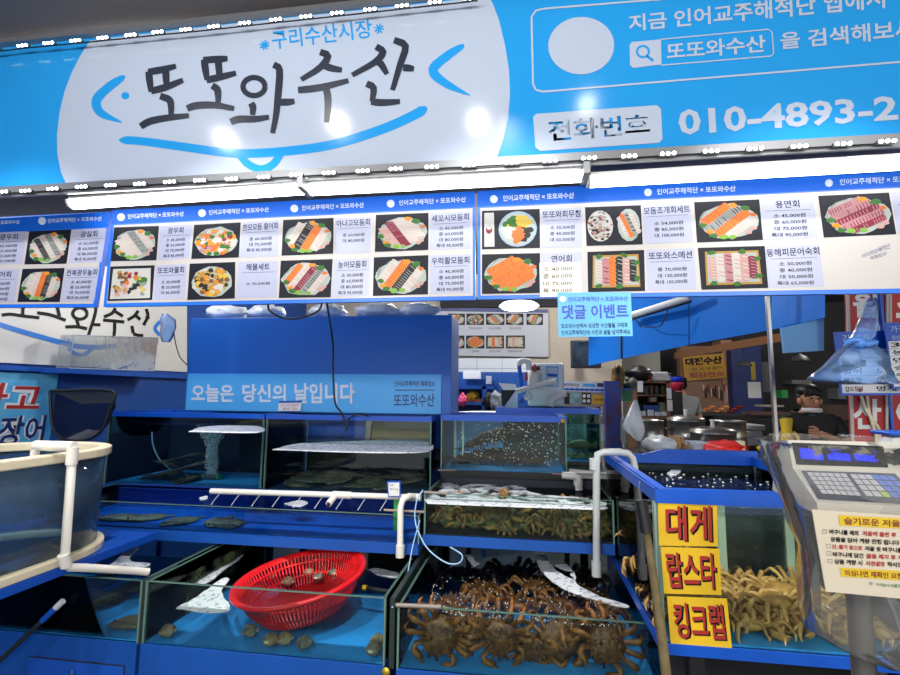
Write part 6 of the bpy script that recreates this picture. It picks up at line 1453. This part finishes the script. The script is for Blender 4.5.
MB().tube([V(pc.x, 1.16, .02), V(pc.x, 1.16, sx[0].z-.02)], .021, 14).build('stand_post', pm('post_grey', '#6f6c66', .4, .4), ws); MB().lathe([(0, .03), (.16, .03), (.17, 0), (0, 0)], (pc.x, 1.16, 0), 20).build('stand_base', DKSTEEL, ws)
A = Art((0, 1.0, 0), (0, -1, 0)); q = [(812, 509.5), (925, 517), (925, 601), (826, 591.5)]; c = [A.hit(*p) for p in q]
t = empty('paper_notice', (c[2]+c[3])/2, 'ivory paper notice with yellow headings hanging below the scale inside the plastic', 'notice')
MB().prism(c[::-1], V(0, .002, 0)).build('paper', pm('paper_warm', '#cfc4ae', .7), t)
A.poly([(838.5, 515), (915, 519.5), (915, 529.5), (840, 525.5)], pm('strip_gold', '#d6b41c', .5)); DR = pm('print_maroon', '#7a2a20', .5)
A.text('슬기로운 저울생활', [(843, 516.8), (918, 521.3), (918, 528), (844, 524.3)], DR, .025, .0015)
for tx, x0, x1, y, m in (('바구니를 제외', 829, 858, 529, MBLK), ('저울에 올린 후', 862, 896, 530.5, PRED), ('상품을 담아 계량 진행 됩니다', 830, 899, 536.5, MBLK), ('단, 물기 등으로', 832, 862, 544, PRED), ('저울 옷 바구니를', 864.5, 902, 545.7, MBLK), ('바구니에 담긴', 832.5, 863, 551.5, MBLK), ('물품 제거 후 계량', 866, 908, 553.2, PRED), ('상품 계량 시', 834, 862, 558.8, MBLK), ('사전설명', 865.5, 884, 560.5, PRED), ('하시도록', 887, 907, 561.5, MBLK)):
    s = (x1-x0)*.055; A.text(tx, [(x0, y), (x1, y+s), (x1, y+s+5), (x0, y+5)], m, .03, .0012)
for x, y in ((824.5, 531.5), (828.3, 546), (828.8, 553.3), (830, 561)): A.ribbon([(x-2, y-1.8), (x+2, y-1.6), (x+2.2, y+2), (x-1.8, y+1.8)], .5, pm('box_grey_line', '#6a6460', .5), .0012, True)
A.poly([(840, 567.5), (915, 572), (915, 581.5), (841, 576.5)], pm('strip_gold', '#d6b41c')); A.text('의심나면 재확인 요청', [(843.5, 569.3), (902, 573), (902, 579), (844.5, 575.5)], DR, .025, .0015)
A.disc(871, 583.5, 2, 1.8, pm('logo_grey', '#9a9a90', .5)); A.text('구리농수산물공사', [(875, 582.5), (905, 584.5), (905, 588), (875, 586)], pm('print_green', '#2a7a50', .5), .01, .0012); A.build('lettering', t)
WRAP = clear('wrap_film', (.95, .955, .96), .14, 1.3, .12, 16, milk=.10, milkcol='#d8d6d0')
t, rows = bag('plastic_wrap', 'clear crinkled plastic bag wrapped round the scale and hanging below it', [(440, 762, 925), (446, 763, 925), (462, 770, 930), (485, 779, 933), (505, 786, 935), (525, 794, 935), (545, 801, 935), (575, 803, 935), (605, 804, 935), (628, 806, 935), (640, 825, 935), (652, 850, 935), (660, 868, 935)], .20, 1.16, WRAP, 6, n=16, cap=False)
